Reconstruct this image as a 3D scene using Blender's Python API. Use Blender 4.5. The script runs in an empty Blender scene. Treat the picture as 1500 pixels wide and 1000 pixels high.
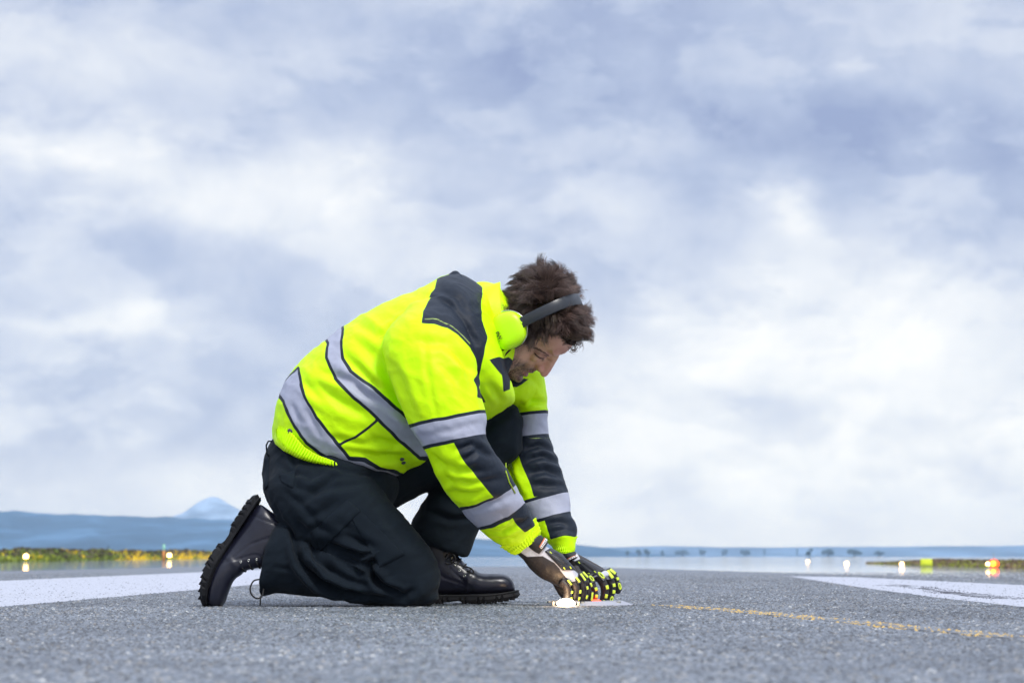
import bpy, bmesh, math, random
import numpy as np
from mathutils import Vector, Matrix
from mathutils.bvhtree import BVHTree
from mathutils.kdtree import KDTree
rad = math.radians
random.seed(7); RNG = np.random.default_rng(7)
S = bpy.context.scene
C = S.collection

# ------------------------------------------------------------------ camera
CAM_H = 0.127
FPX = 2917.0                       # focal length in photo pixels (70 mm on 36 mm / 1500 px)
PITCH = math.atan(315/FPX)         # horizon at row 815
cam = bpy.data.cameras.new('camera'); camo = bpy.data.objects.new('camera', cam); C.objects.link(camo)
cam.sensor_width = 36; cam.lens = FPX*36/1500
cam.clip_start = 0.05; cam.clip_end = 60000
camo.location = (0, 0, CAM_H); camo.rotation_euler = (math.pi/2+PITCH, 0, 0)
cam.dof.use_dof = True; cam.dof.focus_distance = 5.2; cam.dof.aperture_fstop = 8.0
S.camera = camo
S.view_settings.view_transform = 'Standard'; S.view_settings.look = 'None'
S.view_settings.exposure = 0.55; S.view_settings.gamma = 1

CT, ST = math.cos(PITCH), math.sin(PITCH)
D0 = 5.16
def PD(px, py, d):                 # point on the vertical plane y = d seen at a photo pixel
    a = (px-750)/FPX; b = (500-py)/FPX
    dx, dy, dz = a, CT-b*ST, ST+b*CT
    k = d/dy
    return Vector((dx*k, d, CAM_H+dz*k))
def P(px, py, y=0.0): return PD(px, py, D0+y)
def G(px, py, z=0.0):              # point on the ground
    a = (px-750)/FPX; b = (500-py)/FPX
    dx, dy, dz = a, CT-b*ST, ST+b*CT
    k = (z-CAM_H)/dz
    return Vector((dx*k, dy*k, z))
def to_px(co, yref):               # (n,3) -> traced pattern coordinates, extruded straight along Y
    d = D0+yref
    x = co[:, 0]; zz = co[:, 2]-CAM_H
    depth = d*CT+zz*ST; up = -d*ST+zz*CT
    return np.stack([750+FPX*x/depth, 500-FPX*up/depth], 1)

# ------------------------------------------------------------------ node helpers
class NT:
    def __init__(s, nt): s.nt = nt; s.n = nt.nodes; s.l = nt.links
    def add(s, t, **kw):
        nd = s.n.new(t)
        for k, v in kw.items(): setattr(nd, k, v)
        return nd
    def put(s, sock, v):
        if isinstance(v, bpy.types.NodeSocket): s.l.new(v, sock)
        else: sock.default_value = v
    def math(s, op, a, b=0.0, c=None, clamp=False):
        nd = s.add('ShaderNodeMath', operation=op, use_clamp=clamp)
        s.put(nd.inputs[0], a); s.put(nd.inputs[1], b)
        if c is not None: s.put(nd.inputs[2], c)
        return nd.outputs[0]
    def mix(s, f, a, b, mode='MIX'):
        nd = s.add('ShaderNodeMix', data_type='RGBA', blend_type=mode)
        s.put(nd.inputs[0], f)
        for i, v in ((6, a), (7, b)):
            if not isinstance(v, bpy.types.NodeSocket) and len(v) == 3: v = (*v, 1)
            s.put(nd.inputs[i], v)
        return nd.outputs[2]
    def ramp(s, f, stops):
        nd = s.add('ShaderNodeValToRGB'); e = nd.color_ramp.elements
        while len(e) < len(stops): e.new(0.5)
        for i, (p, c) in enumerate(stops):
            e[i].position = p; e[i].color = (*c, 1) if len(c) == 3 else c
        s.put(nd.inputs[0], f); return nd.outputs[0]
    def noise(s, vec, scale, detail=3, rough=0.5, dist=0.0):
        nd = s.add('ShaderNodeTexNoise'); s.put(nd.inputs['Vector'], vec)
        nd.inputs['Scale'].default_value = scale; nd.inputs['Detail'].default_value = detail
        nd.inputs['Roughness'].default_value = rough; nd.inputs['Distortion'].default_value = dist
        return nd.outputs[0]
    def mapping(s, vec, scale=(1, 1, 1), loc=(0, 0, 0), rot=(0, 0, 0)):
        nd = s.add('ShaderNodeMapping'); s.put(nd.inputs[0], vec)
        nd.inputs['Scale'].default_value = scale; nd.inputs['Location'].default_value = loc
        nd.inputs['Rotation'].default_value = rot
        return nd.outputs[0]
    def bump(s, h, strength, dist, normal=None):
        nd = s.add('ShaderNodeBump'); nd.inputs['Strength'].default_value = strength
        nd.inputs['Distance'].default_value = dist; s.put(nd.inputs['Height'], h)
        if normal is not None: s.put(nd.inputs['Normal'], normal)
        return nd.outputs[0]
def srgb(r, g, b):
    f = lambda v: (v/255/12.92) if v/255 <= 0.04045 else ((v/255+0.055)/1.055)**2.4
    return (f(r), f(g), f(b))

def new_mat(name):
    m = bpy.data.materials.new(name); m.use_nodes = True
    t = NT(m.node_tree); bs = m.node_tree.nodes['Principled BSDF']
    return m, t, bs
def simple(name, col, rough=0.6, var=0.15, scale=60, bump=0.15, bdist=0.001, metal=0.0, spec=0.5, sheen=0):
    m, t, b = new_mat(name)
    tc = t.add('ShaderNodeTexCoord').outputs['Object']
    n = t.noise(tc, scale, 4, 0.6)
    c = t.mix(n, tuple(v*(1-var) for v in col), tuple(min(1, v*(1+var)) for v in col))
    t.put(b.inputs['Base Color'], c); b.inputs['Roughness'].default_value = rough
    b.inputs['Metallic'].default_value = metal; b.inputs['Specular IOR Level'].default_value = spec
    if sheen: b.inputs['Sheen Weight'].default_value = sheen
    if bump: t.put(b.inputs['Normal'], t.bump(t.noise(tc, scale*4, 3), bump, bdist))
    return m

# ------------------------------------------------------------------ world (overcast sky over a Nishita sky) and sun
SUN_EL, SUN_AZ = rad(48), rad(150)      # azimuth measured from +Y clockwise: behind the camera, right
W = bpy.data.worlds.new('World'); S.world = W; W.use_nodes = True
w = NT(W.node_tree); bg = W.node_tree.nodes['Background']
sky = w.add('ShaderNodeTexSky', sky_type='NISHITA', sun_disc=False)
sky.sun_elevation = SUN_EL; sky.sun_rotation = SUN_AZ
BGS = 0.12
gen = w.add('ShaderNodeTexCoord').outputs['Generated']
sep = w.add('ShaderNodeSeparateXYZ'); w.put(sep.inputs[0], gen)
dx_, dy_, dz_ = sep.outputs
az = w.math('ARCTAN2', dx_, dy_); el = w.math('ARCSINE', dz_)
# gentle warp so that cloud masses are ragged
wn = w.add('ShaderNodeTexNoise'); w.put(wn.inputs['Vector'], w.mapping(gen, (1, 1, 1.8)))
wn.inputs['Scale'].default_value = 9; wn.inputs['Detail'].default_value = 7; wn.inputs['Roughness'].default_value = 0.55
ws = w.add('ShaderNodeSeparateColor'); w.put(ws.inputs[0], wn.outputs['Color'])
azw = w.math('ADD', az, w.math('MULTIPLY', w.math('SUBTRACT', ws.outputs[0], 0.5), 0.16))
elw = w.math('ADD', el, w.math('MULTIPLY', w.math('SUBTRACT', ws.outputs[1], 0.5), 0.10))
def px_dir(px, py):
    v = PD(px, py, 1.0)-Vector((0, 0, CAM_H)); v.normalize()
    return math.atan2(v.x, v.y), math.asin(v.z)
BLOBS = [(110, 60, 260, 60, .14), (640, 170, 230, 80, -.22), (870, 80, 260, 80, -.18), (1130, 225, 180, 90, -.27),
         (1400, 190, 200, 60, -.26), (60, 150, 150, 50, -.02), (300, 300, 230, 60, .36), (50, 250, 170, 36, .34),
         (470, 250, 110, 70, .20), (720, 290, 120, 60, .05), (940, 230, 70, 60, .10), (1172, 312, 40, 45, .34),
         (1000, 390, 160, 50, -.05), (560, 60, 200, 50, -.10), (250, 430, 280, 40, -.02), (150, 500, 220, 20, .22), (100, 600, 280, 60, -.10),
         (1250, 480, 320, 70, .30), (1320, 610, 300, 70, .24), (1450, 330, 120, 40, -.12), (980, 640, 180, 60, .18),
         (330, 690, 260, 40, .12), (1420, 640, 90, 25, .10), (620, 330, 120, 60, -.08), (1150, 740, 500, 60, .14),
         (800, -10, 900, 50, -.10)]
acc = None
for (bx, by, sx, sy, amp) in BLOBS:
    if not amp: continue
    a0, e0 = px_dir(bx, by)
    qa = w.math('DIVIDE', w.math('SUBTRACT', azw, a0), sx*0.9/FPX)
    qe = w.math('DIVIDE', w.math('SUBTRACT', elw, e0), sy*0.9/FPX)
    r2 = w.math('ADD', w.math('MULTIPLY', qa, qa), w.math('MULTIPLY', qe, qe))
    g = w.math('MULTIPLY', w.math('EXPONENT', w.math('MULTIPLY', r2, -0.6)), amp*1.12)
    acc = g if acc is None else w.math('ADD', acc, g)
n1 = w.noise(w.mapping(gen, (1, 1, 1.7)), 7, 9, 0.58, 0.25)
n2 = w.noise(w.mapping(gen, (1, 1, 1.35), (3, 1, 5)), 20, 9, 0.60, 0.3)
tt = w.math('ADD', acc, w.math('MULTIPLY', w.math('SUBTRACT', n1, 0.5), 0.72))
tt = w.math('ADD', tt, w.math('MULTIPLY', w.math('SUBTRACT', n2, 0.5), 0.70))
n3 = w.noise(w.mapping(gen, (1, 1, 2.1), (7, 2, 1)), 10, 10, 0.60, 0.15)
puff_ = w.ramp(n3, [(0.47, (0, 0, 0)), (0.53, (.75, .75, .75)), (0.66, (1, 1, 1))])
tt = w.math('ADD', tt, w.math('MULTIPLY', w.math('SUBTRACT', puff_, 0.5), 0.20))
tt = w.math('ADD', tt, 0.49, clamp=True)
EXPF = 2**S.view_settings.exposure
def skyc(r, g, b):
    c = srgb(r, g, b); k = 1/(BGS*EXPF); return tuple(v*k for v in c)
cr = w.add('ShaderNodeValToRGB'); e = cr.color_ramp.elements
st = [(0.0, (155, 170, 207)), (0.28, (183, 196, 224)), (0.5, (208, 217, 236)), (0.74, (232, 237, 246)), (1.0, (252, 253, 255))]
while len(e) < len(st): e.new(.5)
for i, (p, c) in enumerate(st): e[i].position = p; e[i].color = (*srgb(*c), 1)
w.put(cr.inputs[0], tt)
sc_ = w.add('ShaderNodeVectorMath', operation='SCALE'); w.put(sc_.inputs[0], cr.outputs[0])
# brighter towards the zenith, as an overcast sky is
hi = w.math('MULTIPLY', w.math('SMOOTH_MIN', w.math('MAXIMUM', w.math('SUBTRACT', dz_, 0.30), 0.0), 0.5, 0.1), 1.9)
gain = w.math('MULTIPLY', w.math('ADD', 1.0, hi), 1/(BGS*EXPF))
w.put(sc_.inputs['Scale'], gain)
# pale horizon
hz = w.ramp(w.math('MULTIPLY', el, 10.0), [(0.0, (1, 1, 1)), (0.55, (0, 0, 0))])
hcol = skyc(228, 235, 246)
c1 = w.mix(w.math('MULTIPLY', hz, 0.75), sc_.outputs[0], hcol)
c2 = w.mix(0.95, sky.outputs[0], c1)
# the low sky is seen through kilometres of haze: it is that much brighter beyond it
HAZE_D, HAZE_C, HAZE_I = 0.00015, (0.50, 0.73, 1.0), (0.25, 0.41, 0.68)
Lp = w.math('MINIMUM', 9200.0, w.math('DIVIDE', 250.0, w.math('MAXIMUM', dz_, 0.001)))
Tr = w.math('EXPONENT', w.math('MULTIPLY', Lp, -HAZE_D))
k_ = 1/(BGS*EXPF)
ins = w.add('ShaderNodeVectorMath', operation='SCALE'); ins.inputs[0].default_value = tuple(v*EXPF*k_*0.69 for v in HAZE_I); w.put(ins.inputs['Scale'], w.math('SUBTRACT', Tr, 1.0))
sm = w.add('ShaderNodeVectorMath', operation='ADD'); w.put(sm.inputs[0], c2); w.put(sm.inputs[1], ins.outputs[0])
dv = w.add('ShaderNodeVectorMath', operation='SCALE'); w.put(dv.inputs[0], sm.outputs[0]); w.put(dv.inputs['Scale'], w.math('DIVIDE', 1.0, Tr))
mx = w.add('ShaderNodeVectorMath', operation='MAXIMUM'); w.put(mx.inputs[0], dv.outputs[0]); c2 = mx.outputs[0]
w.put(bg.inputs['Color'], c2); bg.inputs['Strength'].default_value = BGS

sl = bpy.data.lights.new('sun', 'SUN'); so = bpy.data.objects.new('sun', sl); C.objects.link(so)
sl.energy = 2.0; sl.angle = rad(14); sl.color = (1.0, 0.96, 0.9)
sd = Vector((math.sin(SUN_AZ)*math.cos(SUN_EL), math.cos(SUN_AZ)*math.cos(SUN_EL), math.sin(SUN_EL)))
so.rotation_euler = sd.to_track_quat('Z', 'Y').to_euler(); so.location = (2, -2, 6)

# ------------------------------------------------------------------ object helpers
def link(name, me, mat=None, parent=None):
    o = bpy.data.objects.new(name, me); C.objects.link(o)
    if mat is not None:
        for m in (mat if isinstance(mat, (list, tuple)) else [mat]): me.materials.append(m)
    if parent is not None: o.parent = parent; o.matrix_parent_inverse = parent_inv(parent)
    return o
def parent_inv(p):
    return Matrix.Translation(p.location).inverted() if p.parent is None else Matrix.Identity(4)
def tag(o, label=None, cat=None, group=None, kind=None):
    if label: o['label'] = label
    if cat: o['category'] = cat
    if group: o['group'] = group
    if kind: o['kind'] = kind
    return o
def empty(name, loc):
    o = bpy.data.objects.new(name, None); C.objects.link(o); o.location = loc; o.empty_display_size = 0.1; return o
def mesh(verts, faces, smooth=True):
    me = bpy.data.meshes.new('m'); me.from_pydata([tuple(v) for v in verts], [], faces); me.update()
    if smooth: me.polygons.foreach_set('use_smooth', [True]*len(me.polygons))
    return me
class MB:
    def __init__(s): s.v = []; s.f = []
    def add(s, vs, fs):
        o = len(s.v); s.v += [tuple(v) for v in vs]; s.f += [tuple(i+o for i in f) for f in fs]
    def box(s, c, sx, sy, sz, ax=None, bev=0.0):
        c = Vector(c); ax = ax or (Vector((1, 0, 0)), Vector((0, 1, 0)), Vector((0, 0, 1)))
        b = min(bev, sx*.45, sy*.45, sz*.45)
        if b <= 0:
            vs = [c+ax[0]*(i*sx/2)+ax[1]*(j*sy/2)+ax[2]*(k*sz/2) for i in (-1, 1) for j in (-1, 1) for k in (-1, 1)]
            s.add(vs, [(0, 1, 3, 2), (4, 6, 7, 5), (0, 4, 5, 1), (2, 3, 7, 6), (0, 2, 6, 4), (1, 5, 7, 3)]); return
        bm = bmesh.new(); bmesh.ops.create_cube(bm, size=1)
        for v in bm.verts: v.co = Vector((v.co.x*sx, v.co.y*sy, v.co.z*sz))
        bmesh.ops.bevel(bm, geom=list(bm.edges), offset=b, segments=2, profile=0.5, affect='EDGES')
        bm.verts.index_update()
        s.add([c+ax[0]*v.co.x+ax[1]*v.co.y+ax[2]*v.co.z for v in bm.verts], [[v.index for v in f.verts] for f in bm.faces]); bm.free()
    def tube(s, pts, r, n=8, caps=True):
        pts = [Vector(p) for p in pts]; rs = r if isinstance(r, (list, tuple)) else [r]*len(pts)
        up = None; rings = []
        for i, p in enumerate(pts):
            t = (pts[min(i+1, len(pts)-1)]-pts[max(i-1, 0)]).normalized()
            if up is None:
                up = Vector((0, 0, 1)) if abs(t.z) < 0.9 else Vector((1, 0, 0))
            a = (up-t*up.dot(t)).normalized(); b = t.cross(a); up = a
            rings.append([p+(a*math.cos(q)+b*math.sin(q))*rs[i] for q in [2*math.pi*k/n for k in range(n)]])
        vs = [v for rg in rings for v in rg]
        fs = [(i*n+k, i*n+(k+1) % n, (i+1)*n+(k+1) % n, (i+1)*n+k) for i in range(len(pts)-1) for k in range(n)]
        if caps: fs += [tuple(range(n))[::-1], tuple((len(pts)-1)*n+k for k in range(n))]
        s.add(vs, fs)
    def ell(s, c, rx, ry, rz, ax=None, nu=20, nv=12):
        c = Vector(c); ax = ax or (Vector((1, 0, 0)), Vector((0, 1, 0)), Vector((0, 0, 1)))
        vs = [c+ax[2]*rz]; 
        for i in range(1, nv):
            th = math.pi*i/nv
            for k in range(nu):
                ph = 2*math.pi*k/nu
                vs.append(c+ax[0]*(rx*math.sin(th)*math.cos(ph))+ax[1]*(ry*math.sin(th)*math.sin(ph))+ax[2]*(rz*math.cos(th)))
        vs.append(c-ax[2]*rz); L = len(vs)-1
        fs = [(0, 1+k, 1+(k+1) % nu) for k in range(nu)]
        for i in range(nv-2):
            for k in range(nu):
                a = 1+i*nu; fs.append((a+k, a+nu+k, a+nu+(k+1) % nu, a+(k+1) % nu))
        a = 1+(nv-2)*nu
        fs += [(L, a+(k+1) % nu, a+k) for k in range(nu)]
        s.add(vs, fs)
    def build(s, name, mat, parent=None, smooth=True):
        return link(name, mesh(s.v, s.f, smooth), mat, parent)

def catmull(A, seg):
    A = np.asarray(A, float); n = len(A); out = []
    for i in range(n-1):
        p0 = A[max(i-1, 0)]; p1 = A[i]; p2 = A[i+1]; p3 = A[min(i+2, n-1)]
        for k in range(seg):
            t = k/seg
            out.append(0.5*((2*p1)+(-p0+p2)*t+(2*p0-5*p1+4*p2-p3)*t*t+(-p0+3*p1-3*p2+p3)*t**3))
    out.append(A[-1]); return np.array(out)
def loft(secs, seg=6, n=40, cap=True, pw=2.0, closed_ends=True):
    """secs: rows of (ax, ay, bx, by, yc, yh): two silhouette pixels, depth centre, depth half-thickness"""
    R = catmull(secs, seg); vs = []
    for (ax, ay, bx, by, yc, yh) in R:
        a = P(ax, ay, yc); b = P(bx, by, yc); c = (a+b)/2; h = (b-a)/2
        for k in range(n):
            q = 2*math.pi*k/n; cq, sq = math.cos(q), math.sin(q)
            cc = math.copysign(abs(cq)**(2/pw), cq); ss = math.copysign(abs(sq)**(2/pw), sq)
            vs.append(c+h*cc+Vector((0, 1, 0))*(yh*ss))
    m = len(R)
    fs = [(i*n+k, i*n+(k+1) % n, (i+1)*n+(k+1) % n, (i+1)*n+k) for i in range(m-1) for k in range(n)]
    if cap:
        for (base, sgn, nb) in ((0, -1, 1), ((m-1)*n, 1, m-2)):
            c = sum((vs[base+k] for k in range(n)), Vector())/n
            cn = sum((vs[nb*n+k] for k in range(n)), Vector())/n
            ax = (c-cn); L = ax.length
            rr = min((vs[base+k]-c).length for k in range(n))
            if L > 1e-6: ax /= L
            prev = base
            for s_, hgt in ((0.86, .35), (0.5, .6)):
                o = len(vs)
                vs += [c+(vs[base+k]-c)*s_+ax*rr*hgt*(1 if closed_ends else 0.05) for k in range(n)]
                for k in range(n):
                    q = (prev+k, prev+(k+1) % n, o+(k+1) % n, o+k)
                    fs.append(q if sgn > 0 else q[::-1])
                prev = o
            fs.append(tuple(prev+k for k in range(n)) if sgn > 0 else tuple(prev+k for k in range(n))[::-1])
    return vs, fs
def remesh(parts, voxel, smooth_it=4, lam=0.5, want_id=False):
    """voxel union of several closed shapes; returns co, faces, normal-able mesh, and per-vertex nearest source id"""
    mb = MB(); ids = []
    for i, (vs, fs) in enumerate(parts):
        mb.add(vs, fs); ids += [i]*len(vs)
    me = mesh(mb.v, mb.f); o = bpy.data.objects.new('tmp', me); C.objects.link(o)
    md = o.modifiers.new('r', 'REMESH'); md.mode = 'VOXEL'; md.voxel_size = voxel
    dg = bpy.context.evaluated_depsgraph_get(); ev = o.evaluated_get(dg)
    out = bpy.data.meshes.new_from_object(ev)
    src = BVHTree.FromPolygons([Vector(v) for v in mb.v], mb.f) if want_id else None
    fid = [ids[f[0]] for f in mb.f]
    bpy.data.objects.remove(o)
    n = len(out.vertices); co = np.empty(n*3); out.vertices.foreach_get('co', co); co = co.reshape(-1, 3)
    gid = np.zeros(n, int)
    for i in range(n if want_id else 0):
        h = src.find_nearest(Vector(co[i]))
        gid[i] = fid[h[2]] if h[2] is not None else 0
    co = lap(out, co, smooth_it, lam)
    put(out, co)
    return out, co, gid
def edges_of(me):
    e = np.empty(len(me.edges)*2, int); me.edges.foreach_get('vertices', e); return e.reshape(-1, 2)
def lap(me, co, it, lam=0.5):
    if it <= 0: return co
    e = edges_of(me); n = len(co)
    deg = np.bincount(e.ravel(), minlength=n).astype(float)[:, None]; deg[deg == 0] = 1
    shp = co.ndim; c = co.copy() if shp == 2 else co[:, None].copy()
    for k in range(it):
        s_ = np.zeros_like(c)
        for j in range(c.shape[1]):
            s_[:, j] = np.bincount(e[:, 0], c[e[:, 1], j], n)+np.bincount(e[:, 1], c[e[:, 0], j], n)
        l = lam if k % 2 == 0 else lam*0.25
        c += (s_/deg-c)*l
    return c if shp == 2 else c[:, 0]
def put(me, co):
    me.vertices.foreach_set('co', co.ravel()); me.update()
    me.polygons.foreach_set('use_smooth', [True]*len(me.polygons))
def normals(me):
    nn = np.empty(len(me.vertices)*3)
    me.vertex_normals.foreach_get('vector', nn)
    return nn.reshape(-1, 3)
def attr(me, name, vals):
    a = me.attributes.new(name, 'FLOAT', 'POINT'); a.data.foreach_set('value', np.asarray(vals, dtype=np.float32))
def cattr(me, name, cols):
    a = me.attributes.new(name, 'FLOAT_COLOR', 'POINT')
    c = np.ones((len(cols), 4), np.float32); c[:, :3] = cols; a.data.foreach_set('color', c.ravel())
def sdpoly(p, poly):
    """signed distance (negative inside) of points (n,2) to a polygon"""
    V = np.asarray(poly, float); n = len(V)
    d = np.full(len(p), 1e9); inside = np.zeros(len(p), bool)
    for i in range(n):
        a = V[i]; b = V[(i+1) % n]; e = b-a; w_ = p-a
        t = np.clip((w_@e)/max(e@e, 1e-9), 0, 1)
        q = w_-t[:, None]*e; d = np.minimum(d, (q*q).sum(1))
        c = ((a[1] > p[:, 1]) != (b[1] > p[:, 1]))
        with np.errstate(divide='ignore', invalid='ignore'):
            xi = (b[0]-a[0])*(p[:, 1]-a[1])/(b[1]-a[1])+a[0]
        inside ^= c & (p[:, 0] < xi)
    d = np.sqrt(d); return np.where(inside, -d, d)
def dline(p, pts):
    V = np.asarray(pts, float); d = np.full(len(p), 1e9); tt_ = np.zeros(len(p)); L = 0
    tot = sum(np.linalg.norm(V[i+1]-V[i]) for i in range(len(V)-1))
    for i in range(len(V)-1):
        a = V[i]; e = V[i+1]-a; w_ = p-a; ln = np.linalg.norm(e)
        t = np.clip((w_@e)/max(e@e, 1e-9), 0, 1)
        q = w_-t[:, None]*e; dd = np.sqrt((q*q).sum(1))
        m = dd < d; d = np.where(m, dd, d); tt_ = np.where(m, (L+t*ln)/tot, tt_); L += ln
    return d, tt_
def _h(ix, iy, iz, s):
    v = (ix*374761393+iy*668265263+iz*2147483647+s*974634777) & 0xffffffff
    v = ((v ^ (v >> 13))*1274126177) & 0xffffffff
    return ((v ^ (v >> 16)) & 0xffff)/65535.0
def vnoise(p, scale, seed=0, octs=3, gainv=0.5):
    out = np.zeros(len(p)); amp = 1; tot = 0
    q = np.asarray(p)*scale
    for o in range(octs):
        f = np.floor(q).astype(np.int64); r = q-f; r = r*r*(3-2*r); acc_ = 0
        for i in (0, 1):
            for j in (0, 1):
                for k in (0, 1):
                    wgt = (r[:, 0] if i else 1-r[:, 0])*(r[:, 1] if j else 1-r[:, 1])*(r[:, 2] if k else 1-r[:, 2])
                    acc_ = acc_+wgt*_h(f[:, 0]+i, f[:, 1]+j, f[:, 2]+k, seed+o)
        out += (acc_*2-1)*amp; tot += amp; amp *= gainv; q = q*2.03+11.3
    return out/tot
def creases(px, facing, lines):
    """sum of cloth creases: (points, width px, amplitude m, side) ; a fold is a valley with a ridge at one side"""
    out = np.zeros(len(px))
    for (pts, wd, amp) in lines:
        d, t = dline(px, pts)
        env = np.sin(np.clip(t, 0.0, 1.0)*math.pi)**0.6*0.85+0.15
        out += 1.5*amp*env*(-np.exp(-(d/wd)**2)+0.55*np.exp(-((d-wd*1.9)/(wd*1.2))**2))
    return out*facing

# ================================================================== SETTING
# ---- asphalt
def asphalt_nodes(t, b, tint=(1, 1, 1)):
    tc = t.add('ShaderNodeTexCoord').outputs['Object']
    vo = t.add('ShaderNodeTexVoronoi'); t.put(vo.inputs['Vector'], tc); vo.inputs['Scale'].default_value = 95
    vs = t.add('ShaderNodeSeparateColor'); t.put(vs.inputs[0], vo.outputs['Color'])
    stone = t.ramp(vs.outputs[0], [(0.0, (0.075, 0.088, 0.11)), (0.45, (0.14, 0.162, 0.197)), (0.8, (0.20, 0.225, 0.26)), (0.93, (0.32, 0.33, 0.34)), (1.0, (0.45, 0.43, 0.38))])
    vo2 = t.add('ShaderNodeTexVoronoi'); t.put(vo2.inputs['Vector'], tc); vo2.inputs['Scale'].default_value = 230
    v2 = t.add('ShaderNodeSeparateColor'); t.put(v2.inputs[0], vo2.outputs['Color'])
    fine = t.ramp(v2.outputs[1], [(0.0, (0.75, 0.75, 0.75)), (1.0, (1.25, 1.25, 1.25))])
    c = t.mix(1.0, stone, fine, 'MULTIPLY')
    big = t.noise(t.mapping(tc, (1, 1, 1)), 1.3, 5, 0.6)
    c = t.mix(1.0, c, t.ramp(big, [(0.3, (0.80, 0.82, 0.86)), (0.7, (1.14, 1.13, 1.11))]), 'MULTIPLY')
    med = t.noise(tc, 14, 4, 0.65)
    c = t.mix(1.0, c, t.ramp(med, [(0.3, (0.84, 0.84, 0.84)), (0.7, (1.14, 1.14, 1.14))]), 'MULTIPLY')
    c = t.mix(1.0, c, tint, 'MULTIPLY')
    h = t.math('ADD', t.math('MULTIPLY', t.math('SUBTRACT', 1.0, vo.outputs['Distance']), 0.7), t.math('MULTIPLY', vs.outputs[1], 0.5))
    h = t.math('ADD', h, t.math('MULTIPLY', t.noise(tc, 330, 3), 0.4))
    nb = t.bump(h, 0.75, 0.004)
    t.put(b.inputs['Base Color'], c); t.put(b.inputs['Normal'], nb)
    b.inputs['Roughness'].default_value = 0.62; b.inputs['Specular IOR Level'].default_value = 0.35
    return c, nb
M_asph, t, b = new_mat('asphalt'); asphalt_nodes(t, b)
# far edge of the flat pavement, then it falls away to the lower ground
crest_px = [(-1500, 852), (-700, 846), (0, 836), (300, 829.5), (600, 829), (860, 829.5), (1000, 834), (1200, 840), (1500, 848), (2300, 866), (3300, 886)]
near = [G(x, y) for x, y in crest_px]
def bed(z_off):
    vs = []; fs = []; n = 140
    cx = np.interp(np.linspace(0, 1, n), np.linspace(0, 1, len(near)), [p.x for p in near])
    cy = np.interp(np.linspace(0, 1, n), np.linspace(0, 1, len(near)), [p.y for p in near])
    rows = [(-12, None)] + [(f, 0) for f in np.linspace(0.0, 1, 14)]
    for i in range(n):
        # rows behind the camera up to the crest
        vs.append((cx[i]*1.0, -14.0, z_off))
        for k in range(1, 13):
            f = k/12; vs.append((cx[i], -14+(cy[i]+14)*f, z_off+ (0.0)))
        for k in range(1, 9):
            f = k/8; dirv = Vector((cx[i]*0.2, cy[i], 0)).normalized()
            vs.append((cx[i]+dirv.x*9*f, cy[i]+dirv.y*9*f, z_off-0.32*f**1.2))
    m = 21
    for i in range(n-1):
        for k in range(m-1): fs.append((i*m+k, (i+1)*m+k, (i+1)*m+k+1, i*m+k+1))
    return vs, fs
vs, fs = bed(0.0)
tag(link('runway_pavement', mesh(vs, fs, False), M_asph), kind='structure')

# ---- mirror sheet added beyond the crest, imitating heat-shimmer reflections of sky and lamps
M_mirage, t, b = new_mat('mirage_mirror')
tc = t.add('ShaderNodeTexCoord').outputs['Object']
n_ = t.noise(t.mapping(tc, (0.02, 0.05, 1)), 1.0, 4)
t.put(b.inputs['Base Color'], t.ramp(n_, [(0.3, (0.30, 0.36, 0.45)), (0.7, (0.42, 0.47, 0.54))]))  # pale reflected-sky tone mixed into the base colour
b.inputs['Roughness'].default_value = 0.045; b.inputs['Specular IOR Level'].default_value = 1.0; b.inputs['Specular Tint'].default_value = (.80, .90, 1.0, 1); b.inputs['IOR'].default_value = 1.6
t.put(b.inputs['Normal'], t.bump(t.noise(t.mapping(tc, (0.6, 0.10, 1)), 1.0, 3), 0.09, 0.05))
PZ = -0.22
tag(link('ground', mesh([(-7900, -250, PZ-0.02), (7900, -250, PZ-0.02), (7900, 9100, PZ-0.02), (-7900, 9100, PZ-0.02)], [(0, 1, 2, 3)], False),
         simple('soil', (0.16, 0.17, 0.10), 0.9, 0.3, 0.3, 0)), kind='structure')
tag(link('mirage_sheet', mesh([(-2600, 20, PZ), (2600, 20, PZ), (2600, 5200, PZ), (-2600, 5200, PZ)], [(0, 1, 2, 3)], False), M_mirage), kind='structure')
def Q(px, py): return G(px, py, PZ)

# ---- painted markings
def paint_mat(name, col, wear, wscale, rough=0.55, streak=(1, 1, 1)):
    m, t, b = new_mat(name)
    c, nb = asphalt_nodes(t, b)
    tc = t.add('ShaderNodeTexCoord').outputs['Object']
    n1_ = t.noise(t.mapping(tc, streak), wscale, 5, 0.7)
    f = t.ramp(n1_, [(max(0, wear-0.05), (0, 0, 0)), (wear+0.05, (1, 1, 1))])
    pc = t.mix(t.noise(tc, 3, 4), tuple(v*0.88 for v in col), col)
    pc = t.mix(t.ramp(t.noise(tc, 160, 2), [(0.3, (0, 0, 0)), (0.4, (1, 1, 1))]), tuple(v*.6 for v in col), pc)
    t.put(b.inputs['Base Color'], t.mix(f, c, pc))
    return m
M_white = paint_mat('white_runway_paint', (0.47, 0.49, 0.56), 0.33, 40)
M_yel = paint_mat('worn_yellow_paint', (0.46, 0.32, 0.12), 0.62, 30, streak=(1, 1, 1))
M_rub, t_, b_ = new_mat('rubber_mark'); tcr = t_.add('ShaderNodeTexCoord').outputs['Object']
fr = t_.ramp(t_.noise(t_.mapping(tcr, (1, .35, 1)), 7, 5, .7), [(.42, (0, 0, 0)), (.54, (1, 1, 1))])
t_.put(b_.inputs['Base Color'], t_.mix(fr, (.52, .55, .62), (.05, .05, .065))); b_.inputs['Roughness'].default_value = .6
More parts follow.
